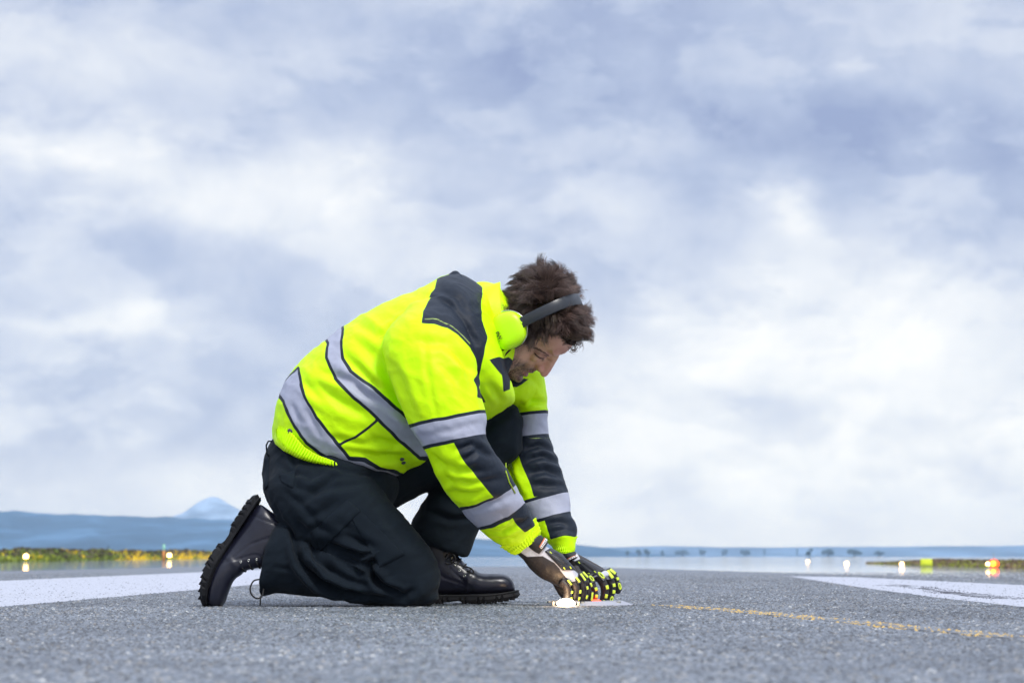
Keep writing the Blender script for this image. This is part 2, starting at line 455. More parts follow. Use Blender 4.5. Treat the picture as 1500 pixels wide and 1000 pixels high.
M_tar = simple('joint_tar', (0.03, 0.033, 0.04), 0.7, 0.3, 30, 0.4)
STRIPES = []
def strip(name, top, bot, z, mat, kind='structure', n=60):
    """ground sheet between two traced edges given from far to near"""
    f = lambda E: np.stack([np.interp(np.linspace(0, 1, n), np.linspace(0, 1, len(E)), [G(*e_)[k] for e_ in E]) for k in (0, 1)], 1)
    A, B = f(top), f(bot)
    if 'stripe' in name: STRIPES.append([(a[0], a[1]) for a in A]+[(b_[0], b_[1]) for b_ in B[::-1]])
    vs = [(a[0], a[1], z) for a in A]+[(b_[0], b_[1], z) for b_ in B]
    fs = [(i, n+i, n+i+1, i+1) for i in range(n-1)]
    o = link(name, mesh(vs, fs, False), mat); tag(o, kind=kind)
    return o
def lerpline(x0, y0, x1, y1, xs): return [(x, y0+(y1-y0)*(x-x0)/(x1-x0)) for x in xs]
xs = [-1200, -400, 0, 150, 300, 400]
strip('runway_edge_stripe', lerpline(0, 850.5, 300, 837.5, xs), lerpline(0, 889, 300, 862.5, [-1200, -400, 0, 150, 300, 560]), 0.0012, M_white)
strip('runway_edge_stripe', [(1150, 843.5), (1260, 845.5), (1367, 850.6), (1500, 857), (1900, 876), (2500, 903)],
      [(1159, 844.2), (1260, 860), (1367, 874.5), (1500, 889), (1900, 934), (2500, 1000)], 0.0012, M_white)
# rubber streaks over the right stripe
strip('tyre_mark', [(1298, 856), (1330, 857), (1370, 864.2), (1400, 867.5), (1440, 871), (1490, 875.5)],
      [(1298, 857.8), (1330, 859), (1370, 866), (1400, 871.0), (1440, 875.2), (1490, 878)], 0.0024, M_rub)
strip('taxi_guide_line', [(968, 884.2), (1100, 894), (1265, 909), (1330, 917), (1480, 930)],
      [(968, 887.6), (1100, 898.5), (1265, 914.5), (1330, 921.5), (1480, 935)], 0.0012, M_yel)
strip('taxi_guide_line', [(945, 868.6), (985, 870.0)], [(945, 870.4), (985, 872)], 0.0012, M_yel)
def joint(pts, wm, z=0.0012):
    pts = [G(*p) for p in pts]; vs = []; n = 0
    fine = []
    for i in range(len(pts)-1):
        for k in range(14): fine.append(pts[i].lerp(pts[i+1], k/14))
    fine.append(pts[-1])
    for i, p in enumerate(fine):
        d = (fine[min(i+1, len(fine)-1)]-fine[max(i-1, 0)]).normalized(); q = Vector((-d.y, d.x, 0))
        j = random.uniform(-1, 1)*wm*0.8; ww = wm*random.uniform(0.25, 0.75)
        vs += [p+q*(ww+j)+Vector((0, 0, z)), p+q*(-ww+j)+Vector((0, 0, z))]
    fs = [(2*i, 2*i+1, 2*i+3, 2*i+2) for i in range(len(fine)-1)]
    tag(link('pavement_joint', mesh(vs, fs, False), M_tar), kind='structure')
joint([(-300, 889.5), (290, 888.2), (600, 887.4), (790, 886.8)], 0.014)
joint([(790, 886.8), (950, 887.0), (1020, 888.5)], 0.008, 0.0016)
joint([(925, 868), (1060, 873.5), (1200, 878), (1500, 890.5), (1900, 907)], 0.022)

# ---- stone chippings standing proud of the bitumen
def chippings():
    rg = np.random.default_rng(3)
    N = 340000
    u = rg.random(N); d = np.sqrt(1.75**2+u*(10.5**2-1.75**2)); d = np.where(rg.random(N) < .35, 1.75+(d-1.75)*.6, d); d = np.where(d > 7, 7+(d-7)*(1+rg.random(N)*1.9), d)
    x = (rg.random(N)-.5)*d*.62; y = d
    s_ = (0.0023+0.0036*rg.random(N)**2.2)*(0.8+0.07*d); h_ = s_*(0.22+0.38*rg.random(N))*np.clip(1.5-d/16, .3, 1)
    K = 5; V = np.zeros((N, K+1, 3)); a0 = rg.random(N)*6.28
    for k in range(K):
        a = a0+k*2*math.pi/K+(rg.random(N)-.5)*.7; r_ = s_*(.75+.5*rg.random(N))
        V[:, k, 0] = x+np.cos(a)*r_; V[:, k, 1] = y+np.sin(a)*r_*1.3; V[:, k, 2] = -.0004
    V[:, K, 0] = x+(rg.random(N)-.5)*s_*.9; V[:, K, 1] = y+(rg.random(N)-.5)*s_*.9; V[:, K, 2] = h_
    base = (np.arange(N)*(K+1))[:, None, None]
    F = np.array([[k, (k+1) % K, K] for k in range(K)])[None]+base
    me = bpy.data.meshes.new('chips'); me.vertices.add(N*(K+1)); me.vertices.foreach_set('co', V.ravel())
    nf = N*K; me.loops.add(nf*3); me.loops.foreach_set('vertex_index', F.ravel().astype(np.int32)); me.polygons.add(nf)
    me.polygons.foreach_set('loop_start', np.arange(0, nf*3, 3, dtype=np.int32)); me.polygons.foreach_set('loop_total', np.full(nf, 3, np.int32)); me.update()
    q = rg.random(N); col = np.array([.130, .144, .166])[None]*(0.36+1.32*q[:, None])
    warm = rg.random(N) < .08; col[warm] *= np.array([1.35, 1.15, .92]); lt = rg.random(N) < .035; col[lt] = np.array([.36, .36, .35])*(.7+.6*rg.random((lt.sum(), 1)))
    col *= (1+.18*vnoise(np.stack([x, y*.5, x*0], 1), 2.2, 9, 3))[:, None]
    col *= (1+.30*vnoise(np.stack([x, y*.6, x*0], 1), 9, 19, 3))[:, None]
    p = np.stack([x, y], 1); dd, tt_ = dline(p, [(G(a, b_).x, G(a, b_).y) for a, b_ in ((968, 886), (1100, 896.3), (1265, 911.8), (1330, 919.3), (1480, 932.5))])
    wn = vnoise(np.stack([x, y, x*0], 1), 9, 2, 3); on = (dd < .040+.014*wn) & (rg.random(N) < .90-1.3*np.clip(-wn, 0, 1)-.35*np.clip(tt_-.5, 0, 1)) & (tt_ > .002) & (tt_ < .998) & (np.abs(tt_-.62) > .03)
    col[on] = np.array([.60, .39, .10])*(.7+.5*rg.random((on.sum(), 1)))
    for sp in STRIPES:
        ins_ = sdpoly(p, sp) < .01*wn
        on = ins_ & (rg.random(N) < .90); col[on] = np.array([.48, .50, .57])*(.80+.2*rg.random((on.sum(), 1)))
    d1 = dline(p, [(G(a, b_).x, G(a, b_).y) for a, b_ in ((1296, 857), (1345, 859.5), (1400, 868.5), (1440, 872.8), (1488, 876.5))])[0]
    wn2 = vnoise(np.stack([x*2.5, y*.8, x*0], 1), 3, 22, 3)
    on = (d1 < .07+.06*wn2) & (wn2 > -.25); col[on] = np.array([.05, .05, .065])
    cattr(me, 'Chip', np.repeat(col, K+1, 0))
    m, t, b = new_mat('stone_chips'); t.put(b.inputs['Base Color'], t.add('ShaderNodeAttribute', attribute_name='Chip').outputs['Color'])
    b.inputs['Roughness'].default_value = .6; b.inputs['Specular IOR Level'].default_value = .4
    tag(link('runway_chippings', me, m), kind='structure')
chippings()

# ---- hills far off
def ridge(name, prof, d, depth, col, seed, jag=1.0):
    """terrain rising from the plain to a traced ridge line at distance d"""
    n = 420; m = 14; vs = []
    xs_ = np.linspace(prof[0][0], prof[-1][0], n); ys = np.interp(xs_, [p[0] for p in prof], [p[1] for p in prof])
    pts = np.stack([xs_*0.02, np.zeros(n), np.zeros(n)], 1)
    nz = vnoise(pts, 2.2, seed, 4)*jag
    for j in range(m+1):
        f = j/m
        for i in range(n):
            p = PD(xs_[i], ys[i]+nz[i], d); hgt = max(p.z-PZ, 0.0)
            prof_f = math.sin(min(f, 1.0)*math.pi/2)**1.4
            u = vnoise(np.array([[xs_[i]*0.03, f*6, 0]]), 1.5, seed+9, 3)[0]
            yy = d-depth*(1-f)
            vs.append((p.x*(yy/d), yy, PZ-0.5+hgt*prof_f+u*hgt*0.10*math.sin(f*math.pi)))
    for i in range(n):                               # back slope
        p = PD(xs_[i], ys[i]+nz[i], d); vs.append((p.x*1.2, d*1.2, PZ-2))
    fs = [(j*n+i, j*n+i+1, (j+1)*n+i+1, (j+1)*n+i) for j in range(m+1) for i in range(n-1)]
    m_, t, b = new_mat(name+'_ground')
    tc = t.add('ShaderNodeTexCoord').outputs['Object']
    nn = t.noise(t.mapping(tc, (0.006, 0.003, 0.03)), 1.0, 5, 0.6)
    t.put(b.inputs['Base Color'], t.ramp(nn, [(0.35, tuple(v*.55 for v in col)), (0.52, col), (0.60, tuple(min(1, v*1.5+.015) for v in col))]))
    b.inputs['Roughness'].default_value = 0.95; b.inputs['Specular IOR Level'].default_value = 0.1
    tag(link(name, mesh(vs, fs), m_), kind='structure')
ridge('hills', [(-2600, 772), (-1900, 752), (-1200, 738), (-600, 742), (0, 749), (100, 753.5), (200, 757), (310, 761), (420, 768), (600, 782), (760, 793), (860, 798.5), (905, 805), (960, 811), (1010, 815)], 5200, 2000, (0.045, 0.105, 0.18), 3, 0.9)  # blue of the haze is mixed into the slope colour
ridge('distant_hills', [(760, 803), (900, 801), (980, 799), (1060, 801), (1140, 801), (1240, 800), (1340, 799.5), (1500, 798.5), (1700, 797), (2300, 796), (3200, 800)], 6600, 1300, (0.15, 0.23, 0.33), 11, 0.6)  # base colour already paled and blued as if by haze
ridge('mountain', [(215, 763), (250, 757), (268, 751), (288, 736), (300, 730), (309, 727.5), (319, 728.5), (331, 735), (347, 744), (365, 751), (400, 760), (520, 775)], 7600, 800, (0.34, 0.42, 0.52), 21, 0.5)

# ---- verges with gorse and grass
def verge(name, base_line, depth, hfun, cols, n, seed, leaf=0.05):
    """hummocky strip of scrub: many small leaf faces, a patchwork of species colours"""
    rg = np.random.default_rng(seed); vs = []; fs = []; cl = []
    L = np.array([[p.x, p.y] for p in base_line]); seg = np.linalg.norm(np.diff(L, axis=0), axis=1); cum = np.r_[0, np.cumsum(seg)]
    tpos = rg.random(n)**1.0*cum[-1]
    px_ = np.interp(tpos, cum, L[:, 0]); py_ = np.interp(tpos, cum, L[:, 1])
    dep = rg.random(n)*depth
    dirx = px_/np.hypot(px_, py_); diry = py_/np.hypot(px_, py_)
    X = px_+dirx*dep; Y = py_+diry*dep
    H = hfun(X, Y)*(0.35+0.65*np.clip(dep/depth*2.2, 0, 1))
    H = H*(0.85+0.3*vnoise(np.stack([X*0.8, Y*0.12, X*0], 1), 1.0, seed, 3))
    z = rg.random(n)**0.7*H
    patch = vnoise(np.stack([X*0.30, Y*0.03, z*1.2], 1), 1.0, seed+5, 3)
    top = z/np.maximum(H, 1e-3)
    for i in range(n):
        s_ = leaf*(0.6+0.9*rg.random())*(Y[i]/100+0.4)
        a = rg.random()*6.28; tl = rg.random()*1.2-0.6
        d1 = Vector((math.cos(a), math.sin(a), tl)).normalized()*s_; d2 = Vector((-math.sin(a)*.4, math.cos(a)*.4, 1)).normalized()*s_*0.8
        c = Vector((X[i], Y[i], PZ+z[i])); o = len(vs)
        vs += [c-d1, c+d2*0.9, c+d1, c-d2*0.7]; fs.append((o, o+1, o+2, o+3))
        p_ = patch[i]+rg.normal()*0.10
        k = 0 if top[i] > 0.86+0.1*rg.random() else (1 if p_ < -0.12 else 2 if p_ < 0.08 else 3)
        cc = np.array(cols[k])*(0.75+0.5*rg.random()); cl += [cc]*4
    me = mesh(vs, fs, False); cattr(me, 'Col', np.array(cl))
    m_, t, b = new_mat(name+'_foliage'); an = t.add('ShaderNodeAttribute', attribute_name='Col')
    t.put(b.inputs['Base Color'], an.outputs['Color']); b.inputs['Roughness'].default_value = 0.8
    return me, m_
me, m_ = verge('gorse', [PD(-520, 815, 75), PD(-200, 815, 95), PD(0, 815, 126), PD(150, 815, 200), PD(307, 815, 360), PD(420, 815, 520), PD(600, 815, 900)], 14,
               lambda X, Y: 0.95+np.clip((Y-120)/250, 0, 3)*0.50, [(0.085, 0.07, 0.035), (0.13, 0.17, 0.015), (0.26, 0.29, 0.01), (0.80, 0.54, 0.01)], 42000, 5, 0.10)
tag(link('gorse_verge', me, m_), kind='stuff', label='low green verge dotted with yellow flowering gorse behind the left runway edge', cat='scrub')
me, m_ = verge('dry_grass', [PD(1270, 815, 100), PD(1330, 815, 86), PD(1400, 815, 72), PD(1500, 815, 60), PD(1620, 815, 48), PD(1900, 815, 36)], 7,
               lambda X, Y: (0.24+.10*vnoise(np.stack([X*.5, Y*.05, X*0], 1), 1.0, 4, 3))*np.clip((X/np.maximum(Y, 1)-.177)/.03, .15, 1)+np.clip((X/np.maximum(Y, 1)-0.2)*0.6, -.1, .3)*0.4, [(0.15, 0.11, 0.075), (0.20, 0.13, 0.07), (0.24, 0.18, 0.09), (0.26, 0.28, 0.03)], 26000, 8, 0.055)
tag(link('dry_grass_verge', me, m_), kind='stuff', label='brown dry grass verge behind the right runway edge', cat='grass')

# ---- trees far off on the plain
M_tree = simple('far_tree_leaves', (0.05, 0.08, 0.07), 0.9, 0.4, 0.5, 0)
M_bark = simple('bark', (0.06, 0.05, 0.04), 0.9, 0.3, 2, 0)
def tree(px, d, wpx, hpx, label, base=None):
    d *= 1.9
    k = d/FPX; x = PD(px, 815, d).x; hgt = hpx*k; wd = wpx*k
    r = empty('tree', (x, d, PZ)); tag(r, label, 'tree', 'trees on the far side of the airfield')
    mb = MB(); mb.tube([(x, d, PZ), (x+wd*.02, d, PZ+hgt*.35), (x, d, PZ+hgt*.6)], [wd*.06, wd*.045, wd*.02], 6)
    for q in range(3):
        a = q*2.1+px; mb.tube([(x, d, PZ+hgt*.3), (x+math.cos(a)*wd*.3, d+math.sin(a)*wd*.3, PZ+hgt*.6)], [wd*.03, wd*.01], 5)
    mb.build('trunk', M_bark, r)
    vs = []; fs = []; rg = np.random.default_rng(int(px))
    cl = [(rg.uniform(-.33, .33), rg.uniform(-.33, .33), rg.uniform(.35, .85)) for _ in range(9)]
    for q in range(900):
        c0 = cl[q % 9]; v = rg.normal(size=3); v /= np.linalg.norm(v); v *= rg.random()**.4
        c = Vector((x+(c0[0]+v[0]*.20)*wd, d+(c0[1]+v[1]*.20)*wd, PZ+(c0[2]+v[2]*.17)*hgt))
        s_ = wd*rg.uniform(.025, .05); a = Vector(rg.normal(size=3)).normalized()*s_; b_ = Vector(rg.normal(size=3)).normalized()*s_
        o = len(vs); vs += [c-a, c+b_, c+a, c-b_]; fs.append((o, o+1, o+2, o+3))
    link('crown', mesh(vs, fs, False), M_tree, r)
for (px, d, wpx, hpx, lb) in [
        (919, 1500, 8, 11, 'small dark far tree nearest the kneeling man\'s far glove'), (936, 1500, 11, 11, 'dark wide far tree, second to the right of the gloves'),
        (949, 1450, 13, 12, 'darkest and roundest far tree right of the gloves'), (970, 1700, 8, 10, 'lone small tree just right of the darkest far tree'),
        (1000, 2300, 26, 10, 'broad pale blue tree clump right of the lone small tree'), (1031, 2200, 14, 11, 'pale round tree in the middle of the far tree row'),
        (1060, 2200, 12, 11, 'upright pale tree near the right end of the far tree row'), (1092, 2000, 16, 12, 'taller wide tree above the end of the grey pavement crest'),
        (1120, 2000, 5, 13, 'thin pole-like tree left of the faintest edge light'), (1168, 1500, 5, 13, 'thin dark tree just left of the faintest edge light'),
        (1186, 900, 12, 13, 'dark tree directly behind the faintest edge light'), (1213, 1800, 22, 13, 'wide hazy tree between the two farthest edge lights'),
        (1252, 1700, 24, 15, 'large hazy tree behind the second farthest edge light'), (1288, 1500, 16, 9, 'low tree at the start of the dry grass verge'),
        (158, 700, 7, 18, 'tiny dark conifer poking up above the gorse verge')]:
    tree(px, d, wpx, hpx, lb)

# ---- runway edge lights
def emis(name, col, strength):
    m, t, b = new_mat(name); b.inputs['Base Color'].default_value = (*col, 1)
    b.inputs['Emission Color'].default_value = (*col, 1); b.inputs['Emission Strength'].default_value = strength; return m
M_lamp = emis('warm_lamp', (1.0, 0.58, 0.22), 8)
M_red = emis('red_lamp', (1.0, 0.06, 0.005), 3.5); M_amb = emis('amber_lamp', (1.0, 0.42, 0.02), 5)
M_pole = simple('pole_metal', (0.35, 0.33, 0.28), 0.5, 0.2, 20, 0)
M_ypaint = simple('yellow_casing', (0.75, 0.70, 0.03), 0.5, 0.15, 20, 0)
def edge_light(px, row, d, rpx, label, mat=None, grp='elevated runway edge lights'):
    p = PD(px, row, d); r_ = rpx*.74*d/FPX
    e_ = empty('edge_light', (p.x, p.y, PZ)); tag(e_, label, 'runway light', grp)
    mb = MB(); mb.tube([(p.x, p.y, PZ-.02), (p.x, p.y, PZ+.02)], r_*1.5, 14); mb.build('base_plate', M_pole, e_)
    mb = MB(); mb.tube([(p.x, p.y, PZ), (p.x, p.y, p.z-r_*.8)], r_*.35, 8); mb.build('stem', M_ypaint, e_)
    mb = MB(); mb.tube([(p.x, p.y, p.z-r_*1.25), (p.x, p.y, p.z-r_*.75)], [r_*.8, r_], 14); mb.build('collar', M_ypaint, e_)
    mb = MB(); mb.ell(p, r_, r_, r_, nu=16, nv=10); mb.build('lens', mat or M_lamp, e_)
edge_light(38, 814.5, 118, 5.0, 'brightest warm edge light at the far left before the gorse')
edge_light(248, 813, 190, 4.3, 'warm edge light on the left beside the short orange marker post')
edge_light(1447, 825.5, 59, 3.8, 'warm edge light at the right beside the red beacon')
edge_light(1321, 825.8, 74, 4.3, 'warm edge light just left of the square yellow marker board')
edge_light(1240, 825.2, 96, 4.3, 'warm edge light third from the right, clear of the grass')
edge_light(1183, 821.8, 140, 3.0, 'smallest and faintest edge light, farthest along the runway')
p = PD(1456, 825, 62)
r = empty('warning_beacon', (p.x, p.y, PZ)); tag(r, 'orange red beacon glowing beside the rightmost edge light', 'beacon')
mb = MB(); mb.tube([(p.x, p.y, PZ), (p.x, p.y, p.z-.08)], .05, 10); mb.build('stem', M_pole, r)
mb = MB(); mb.ell(p, .145, .14, .125); mb.build('dome', M_red, r)
mb = MB(); mb.ell(p+Vector((-.05, -.11, 0)), .07, .05, .07); mb.build('lamp', M_amb, r)
mb = MB(); mb.tube([p+Vector((0, 0, .12)), p+Vector((0, 0, .34))], .008, 6); mb.build('antenna', M_pole, r)
# yellow marker board
p = PD(1357, 823.5, 70); k = 70/FPX
r = empty('marker_board', (p.x, p.y, PZ)); tag(r, 'square yellow green marker board standing at the end of the dry grass', 'sign')
mb = MB(); mb.box(p+Vector((0, 0, 0)), 17*k, .06, 11*k, bev=.02); mb.build('panel', emis('x', (0, 0, 0), 0) if False else simple('marker_yellow', (0.62, 0.68, 0.02), .5, .1, 10, 0), r)
for s_ in (-1, 1):
    mb = MB(); mb.box((p.x+s_*5*k, p.y+.06, (PZ+p.z)/2), .05, .05, p.z-PZ, bev=.01); mb.build('leg', M_pole, r)
mb = MB(); mb.box(p+Vector((0, -.034, -3.2*k)), 15*k, .01, 1.6*k); mb.build('stripe', simple('marker_green', (.35, .45, .03), .6, .1, 10, 0), r)
# marker post left
p = PD(240, 806, 170); k = 170/FPX
r = empty('marker_post', (p.x, p.y, PZ)); tag(r, 'short orange marker post with pale green top beside an edge light', 'post')
mb = MB(); mb.tube([(p.x, p.y, PZ), (p.x, p.y, p.z+0*k)], 2.2*k, 10); mb.build('post', simple('orange_post', (.55, .20, .04), .6, .15, 5, 0), r)
mb = MB(); mb.tube([(p.x, p.y, p.z), (p.x, p.y, p.z+8*k), (p.x, p.y, p.z+9.5*k)], [1.9*k, 1.9*k, .6*k], 10); mb.build('cap', simple('mint_cap', (.30, .60, .42), .6, .1, 5, 0), r)

# ---- haze
mh = bpy.data.materials.new('haze_air'); mh.use_nodes = True; t = NT(mh.node_tree)
mh.node_tree.nodes.remove(mh.node_tree.nodes['Principled BSDF'])
pv = t.add('ShaderNodeVolumePrincipled'); pv.inputs['Color'].default_value = (*HAZE_C, 1); pv.inputs['Density'].default_value = HAZE_D
mh.node_tree.links.new(pv.outputs[0], mh.node_tree.nodes['Material Output'].inputs['Volume'])
mb = MB(); mb.box((0, 4450, 124.3), 16000, 9500, 251)
hz_o = mb.build('haze', mh, None, False); tag(hz_o, kind='stuff')

# ================================================================== CLOTH MATERIALS
YEL = (0.60, 1.0, 0.0); BLK = (0.013, 0.019, 0.031); GRY = (0.37, 0.39, 0.49)
def jacket_mat():
    m, t, b = new_mat('hi_vis_cloth')
    db = t.add('ShaderNodeAttribute', attribute_name='d_black').outputs['Fac']
    dg = t.add('ShaderNodeAttribute', attribute_name='d_grey').outputs['Fac']
    dt = t.add('ShaderNodeAttribute', attribute_name='d_trim').outputs['Fac']
    st_ = t.add('ShaderNodeAttribute', attribute_name='d_stitch').outputs['Fac']
    tc = t.add('ShaderNodeTexCoord').outputs['Object']
    step = lambda s_, e_=0.35: t.math('ADD', 0.5, t.math('MULTIPLY', s_, -0.5/e_), clamp=True)
    n_ = t.noise(tc, 9, 4)
    yel = t.mix(n_, (YEL[0]*.96, YEL[1]*.97, 0.0), (YEL[0]*1.06, min(1, YEL[1]*1.02), 0.0))
    blk = t.mix(t.noise(tc, 25, 4), tuple(v*.8 for v in BLK), tuple(v*1.25 for v in BLK))
    wv = t.add('ShaderNodeTexVoronoi'); t.put(wv.inputs['Vector'], tc); wv.inputs['Scale'].default_value = 500
    gry = t.mix(t.noise(tc, 30, 5, .7), tuple(v*.86 for v in GRY), tuple(v*1.1 for v in GRY))
    c = t.mix(step(st_, .5), yel, (0.40, 0.62, 0.0))
    c = t.mix(step(db), c, blk)
    c = t.mix(t.math('MULTIPLY', step(st_, .5), t.math('MULTIPLY', step(db), step(t.math('ADD', db, 2.2), .5))), c, (0.45, 0.6, 0.15))
    c = t.mix(step(dt), c, blk)
    c = t.mix(step(dg), c, gry)
    t.put(b.inputs['Base Color'], c)
    t.put(b.inputs['Roughness'], t.math('ADD', 0.52, t.math('MULTIPLY', step(dg), -0.10)))
    b.inputs['Specular IOR Level'].default_value = 0.22
    weave = t.add('ShaderNodeTexWave'); t.put(weave.inputs['Vector'], tc); weave.inputs['Scale'].default_value = 260
    h = t.math('ADD', t.math('MULTIPLY', t.noise(tc, 75, 4, .6), 0.9), t.math('MULTIPLY', weave.outputs['Fac'], 0.06))
    h = t.math('ADD', h, t.math('MULTIPLY', step(dg, 1.0), 0.35))
    h = t.math('ADD', h, t.math('MULTIPLY', step(st_, 1.0), -0.45))
    t.put(b.inputs['Normal'], t.bump(h, 0.35, 0.004))
    return m
M_jacket = jacket_mat()
M_ribyel = simple('elastic_hi_vis', (0.60, 0.94, 0.0), 0.55, 0.06, 40, 0.25, 0.002, spec=.3)
def cloth(name, col, var=0.2):
    m, t, b = new_mat(name); tc = t.add('ShaderNodeTexCoord').outputs['Object']
    c = t.mix(t.noise(tc, 12, 5, .6), tuple(v*(1-var) for v in col), tuple(v*(1+var) for v in col))
    t.put(b.inputs['Base Color'], c); b.inputs['Roughness'].default_value = 0.85; b.inputs['Specular IOR Level'].default_value = 0.12
    b.inputs['Sheen Weight'].default_value = 0.03; b.inputs['Sheen Roughness'].default_value = 0.5
    st_ = t.add('ShaderNodeAttribute', attribute_name='d_stitch').outputs['Fac']
    seam = t.math('ADD', 0.5, t.math('MULTIPLY', st_, -0.6), clamp=True)
    w1 = t.add('ShaderNodeTexWave'); t.put(w1.inputs['Vector'], tc); w1.inputs['Scale'].default_value = 330
    h = t.math('ADD', t.noise(tc, 60, 5, .6), t.math('MULTIPLY', w1.outputs['Fac'], 0.08))
    h = t.math('ADD', h, t.math('MULTIPLY', seam, -0.5))
    t.put(b.inputs['Normal'], t.bump(h, 0.35, 0.004)); return m
M_trouser = cloth('navy_black_twill', (0.006, 0.0105, 0.0165))

person = empty('person', P(560, 887, 0.1))
tag(person, 'man in hi-vis jacket and dark trousers kneeling on the runway over a lit lamp', 'person')

# ================================================================== JACKET
YT = 0.13
torso = [  # back silhouette, front silhouette, depth centre, half thickness
    (402, 652, 572, 694, YT, .165),
    (402, 618, 590, 692, YT, .19),
    (412, 576, 612, 668, YT, .21),
    (440, 534, 640, 655, YT, .22),
    (500, 484, 680, 630, YT, .235),
    (560, 449, 715, 612, YT, .245),
    (612, 428, 742, 597, YT, .25),
    (648, 409, 752, 588, YT, .235),
    (672, 404, 752, 575, YT, .19),
    (700, 418, 745, 560, YT, .125),
    (712, 424, 742, 548, YT, .10)]
nsleeve = [
    (590, 462, 650, 440, -.04, .07),
    (572, 478, 676, 470, -.10, .085),
    (561, 510, 693, 515, -.125, .095),
    (577, 565, 701, 562, -.145, .095),
    (600, 622, 710, 604, -.15, .088),
    (622, 657, 714, 646, -.145, .082),
    (650, 712, 742, 688, -.115, .078),
    (676, 746, 758, 718, -.08, .072),
    (702, 774, 772, 744, -.045, .063),
    (726, 794, 780, 762, -.01, .052),
    (746, 803, 785, 773, .015, .040),
    (752, 808, 786, 780, .025, .034)]
fsleeve = [
    (690, 520, 770, 540, .26, .08),
    (715, 560, 793, 545, .32, .085),
    (738, 585, 800, 572, .345, .08),
    (752, 604, 801, 601, .35, .07),
    (750, 645, 804, 638, .35, .066),
    (737, 692, 820, 686, .34, .070),
    (752, 728, 832, 726, .32, .064),
    (773, 760, 835, 753, .305, .056),
    (788, 782, 844, 776, .29, .050),
    (800, 792, 842, 788, .28, .040),
    (812, 800, 841, 803, .275, .034)]
chest = MB(); chest.ell(P(706, 572, .14), .075, .20, .07); chest.ell(P(752, 570, .31), .07, .085, .05)
belly = MB(); belly.ell(P(590, 655, YT), .075, .16, .055)
parts = [loft(torso, 7, 56, pw=2.25), loft(nsleeve, 6, 40), loft(fsleeve, 6, 40), (chest.v, chest.f), (belly.v, belly.f)]
me, co, gid = remesh(parts, 0.0048, 8, .5, True)
grp = np.where(gid >= 3, 0, gid)
pY = to_px(co, -0.12); pT = to_px(co, -0.07); pN = to_px(co, -0.20); pF = to_px(co, 0.29)
PX = np.where((grp == 0)[:, None], pT, np.where((grp == 1)[:, None], pN, pF))
nn = normals(me)
# --- cloth folds
facing = np.clip(-nn[:, 1]*1.6+0.25, 0, 1)
foldsT = [([(512, 562), (560, 590), (600, 616)], 5, .006), ([(505, 520), (545, 560), (590, 590)], 7, .006), ([(560, 520), (575, 570), (604, 618)], 7, .012),
          ([(455, 560), (500, 590), (540, 612)], 8, .006), ([(470, 545), (520, 560), (548, 590)], 6, .005), ([(440, 555), (475, 590)], 5, .004),
          ([(516, 490), (545, 520), (566, 560)], 8, .005), ([(520, 470), (560, 500)], 7, .004), ([(500, 655), (550, 668), (610, 662)], 6, .006),
          ([(540, 640), (580, 650), (615, 656)], 5, .004), ([(485, 640), (530, 650), (560, 648)], 5, .004), ([(630, 440), (660, 452), (690, 490)], 5, .004),
          ([(628, 455), (665, 470), (700, 505)], 5, .004), ([(650, 425), (672, 440), (684, 470)], 5, .004), ([(555, 495), (590, 470), (622, 472)], 4, .004),
          ([(715, 560), (735, 585)], 5, .004), ([(760, 575), (780, 585), (796, 580)], 4, .005), ([(425, 590), (440, 620)], 4, .003), ([(448, 600), (470, 640)], 4, .003)]
foldsN = [([(622, 490), (626, 540), (640, 612)], 4, .0022), ([(575, 530), (600, 590), (612, 616)], 6, .005), ([(640, 520), (670, 560), (690, 595)], 8, .004),
          ([(600, 500), (650, 505), (690, 545)], 8, .004), ([(660, 500), (684, 540), (692, 580)], 6, .004), ([(668, 660), (690, 652), (712, 658)], 4, .006),
          ([(680, 672), (700, 660), (722, 668)], 4, .006), ([(640, 672), (672, 690), (722, 690)], 6, .006), ([(652, 700), (690, 706), (738, 700)], 6, .006),
          ([(655, 718), (690, 722), (716, 712)], 5, .005), ([(635, 662), (648, 684), (668, 720)], 5, .004), ([(712, 776), (735, 778), (762, 764)], 4, .005),
          ([(718, 786), (738, 788), (756, 784)], 3.5, .004), ([(748, 762), (766, 764), (776, 756)], 3.5, .005), ([(610, 640), (660, 632), (705, 618)], 5, .002),
          ([(690, 745), (720, 735), (752, 722)], 5, .003), ([(604, 628), (608, 640), (618, 652)], 3, .004)]
foldsF = [([(768, 660), (790, 652), (812, 662)], 4, .006), ([(770, 676), (795, 668), (818, 680)], 4, .006), ([(775, 694), (800, 690), (822, 700)], 5, .006),
          ([(778, 710), (802, 712), (828, 712)], 5, .004), ([(742, 672), (750, 700), (764, 730)], 4, .004), ([(800, 768), (820, 766), (838, 772)], 4, .005),
          ([(806, 778), (826, 776), (842, 780)], 4, .005), ([(757, 560), (775, 585), (797, 592)], 5, .006), ([(765, 598), (780, 590), (798, 588)], 3, .004)]
disp = np.zeros(len(co))
for g_, fl, ps in ((0, foldsT, pT), (1, foldsN, pN), (2, foldsF, pF)):
    dd = creases(ps, facing, fl); disp += np.where(grp == g_, dd, 0)
# broad crumple, stretched along each limb's cross direction
q = co.copy(); R_ = Matrix.Rotation(rad(40), 3, 'Y')
q = q@np.array(R_)
fl_ = 1-np.abs(vnoise(q*np.array([1.0, .6, 2.2]), 9, 3, 3))*2.2
disp += fl_*0.0030+vnoise(co, 7, 5, 2)*0.0022
disp += np.maximum(0, 1-np.abs(vnoise(q*np.array([1.0, .8, 1.8]), 21, 44, 2))*4.0)*0.0016*(vnoise(co, 5, 60, 1) > -.3)
disp = lap(me, disp, 2)
co = co+nn*disp[:, None]
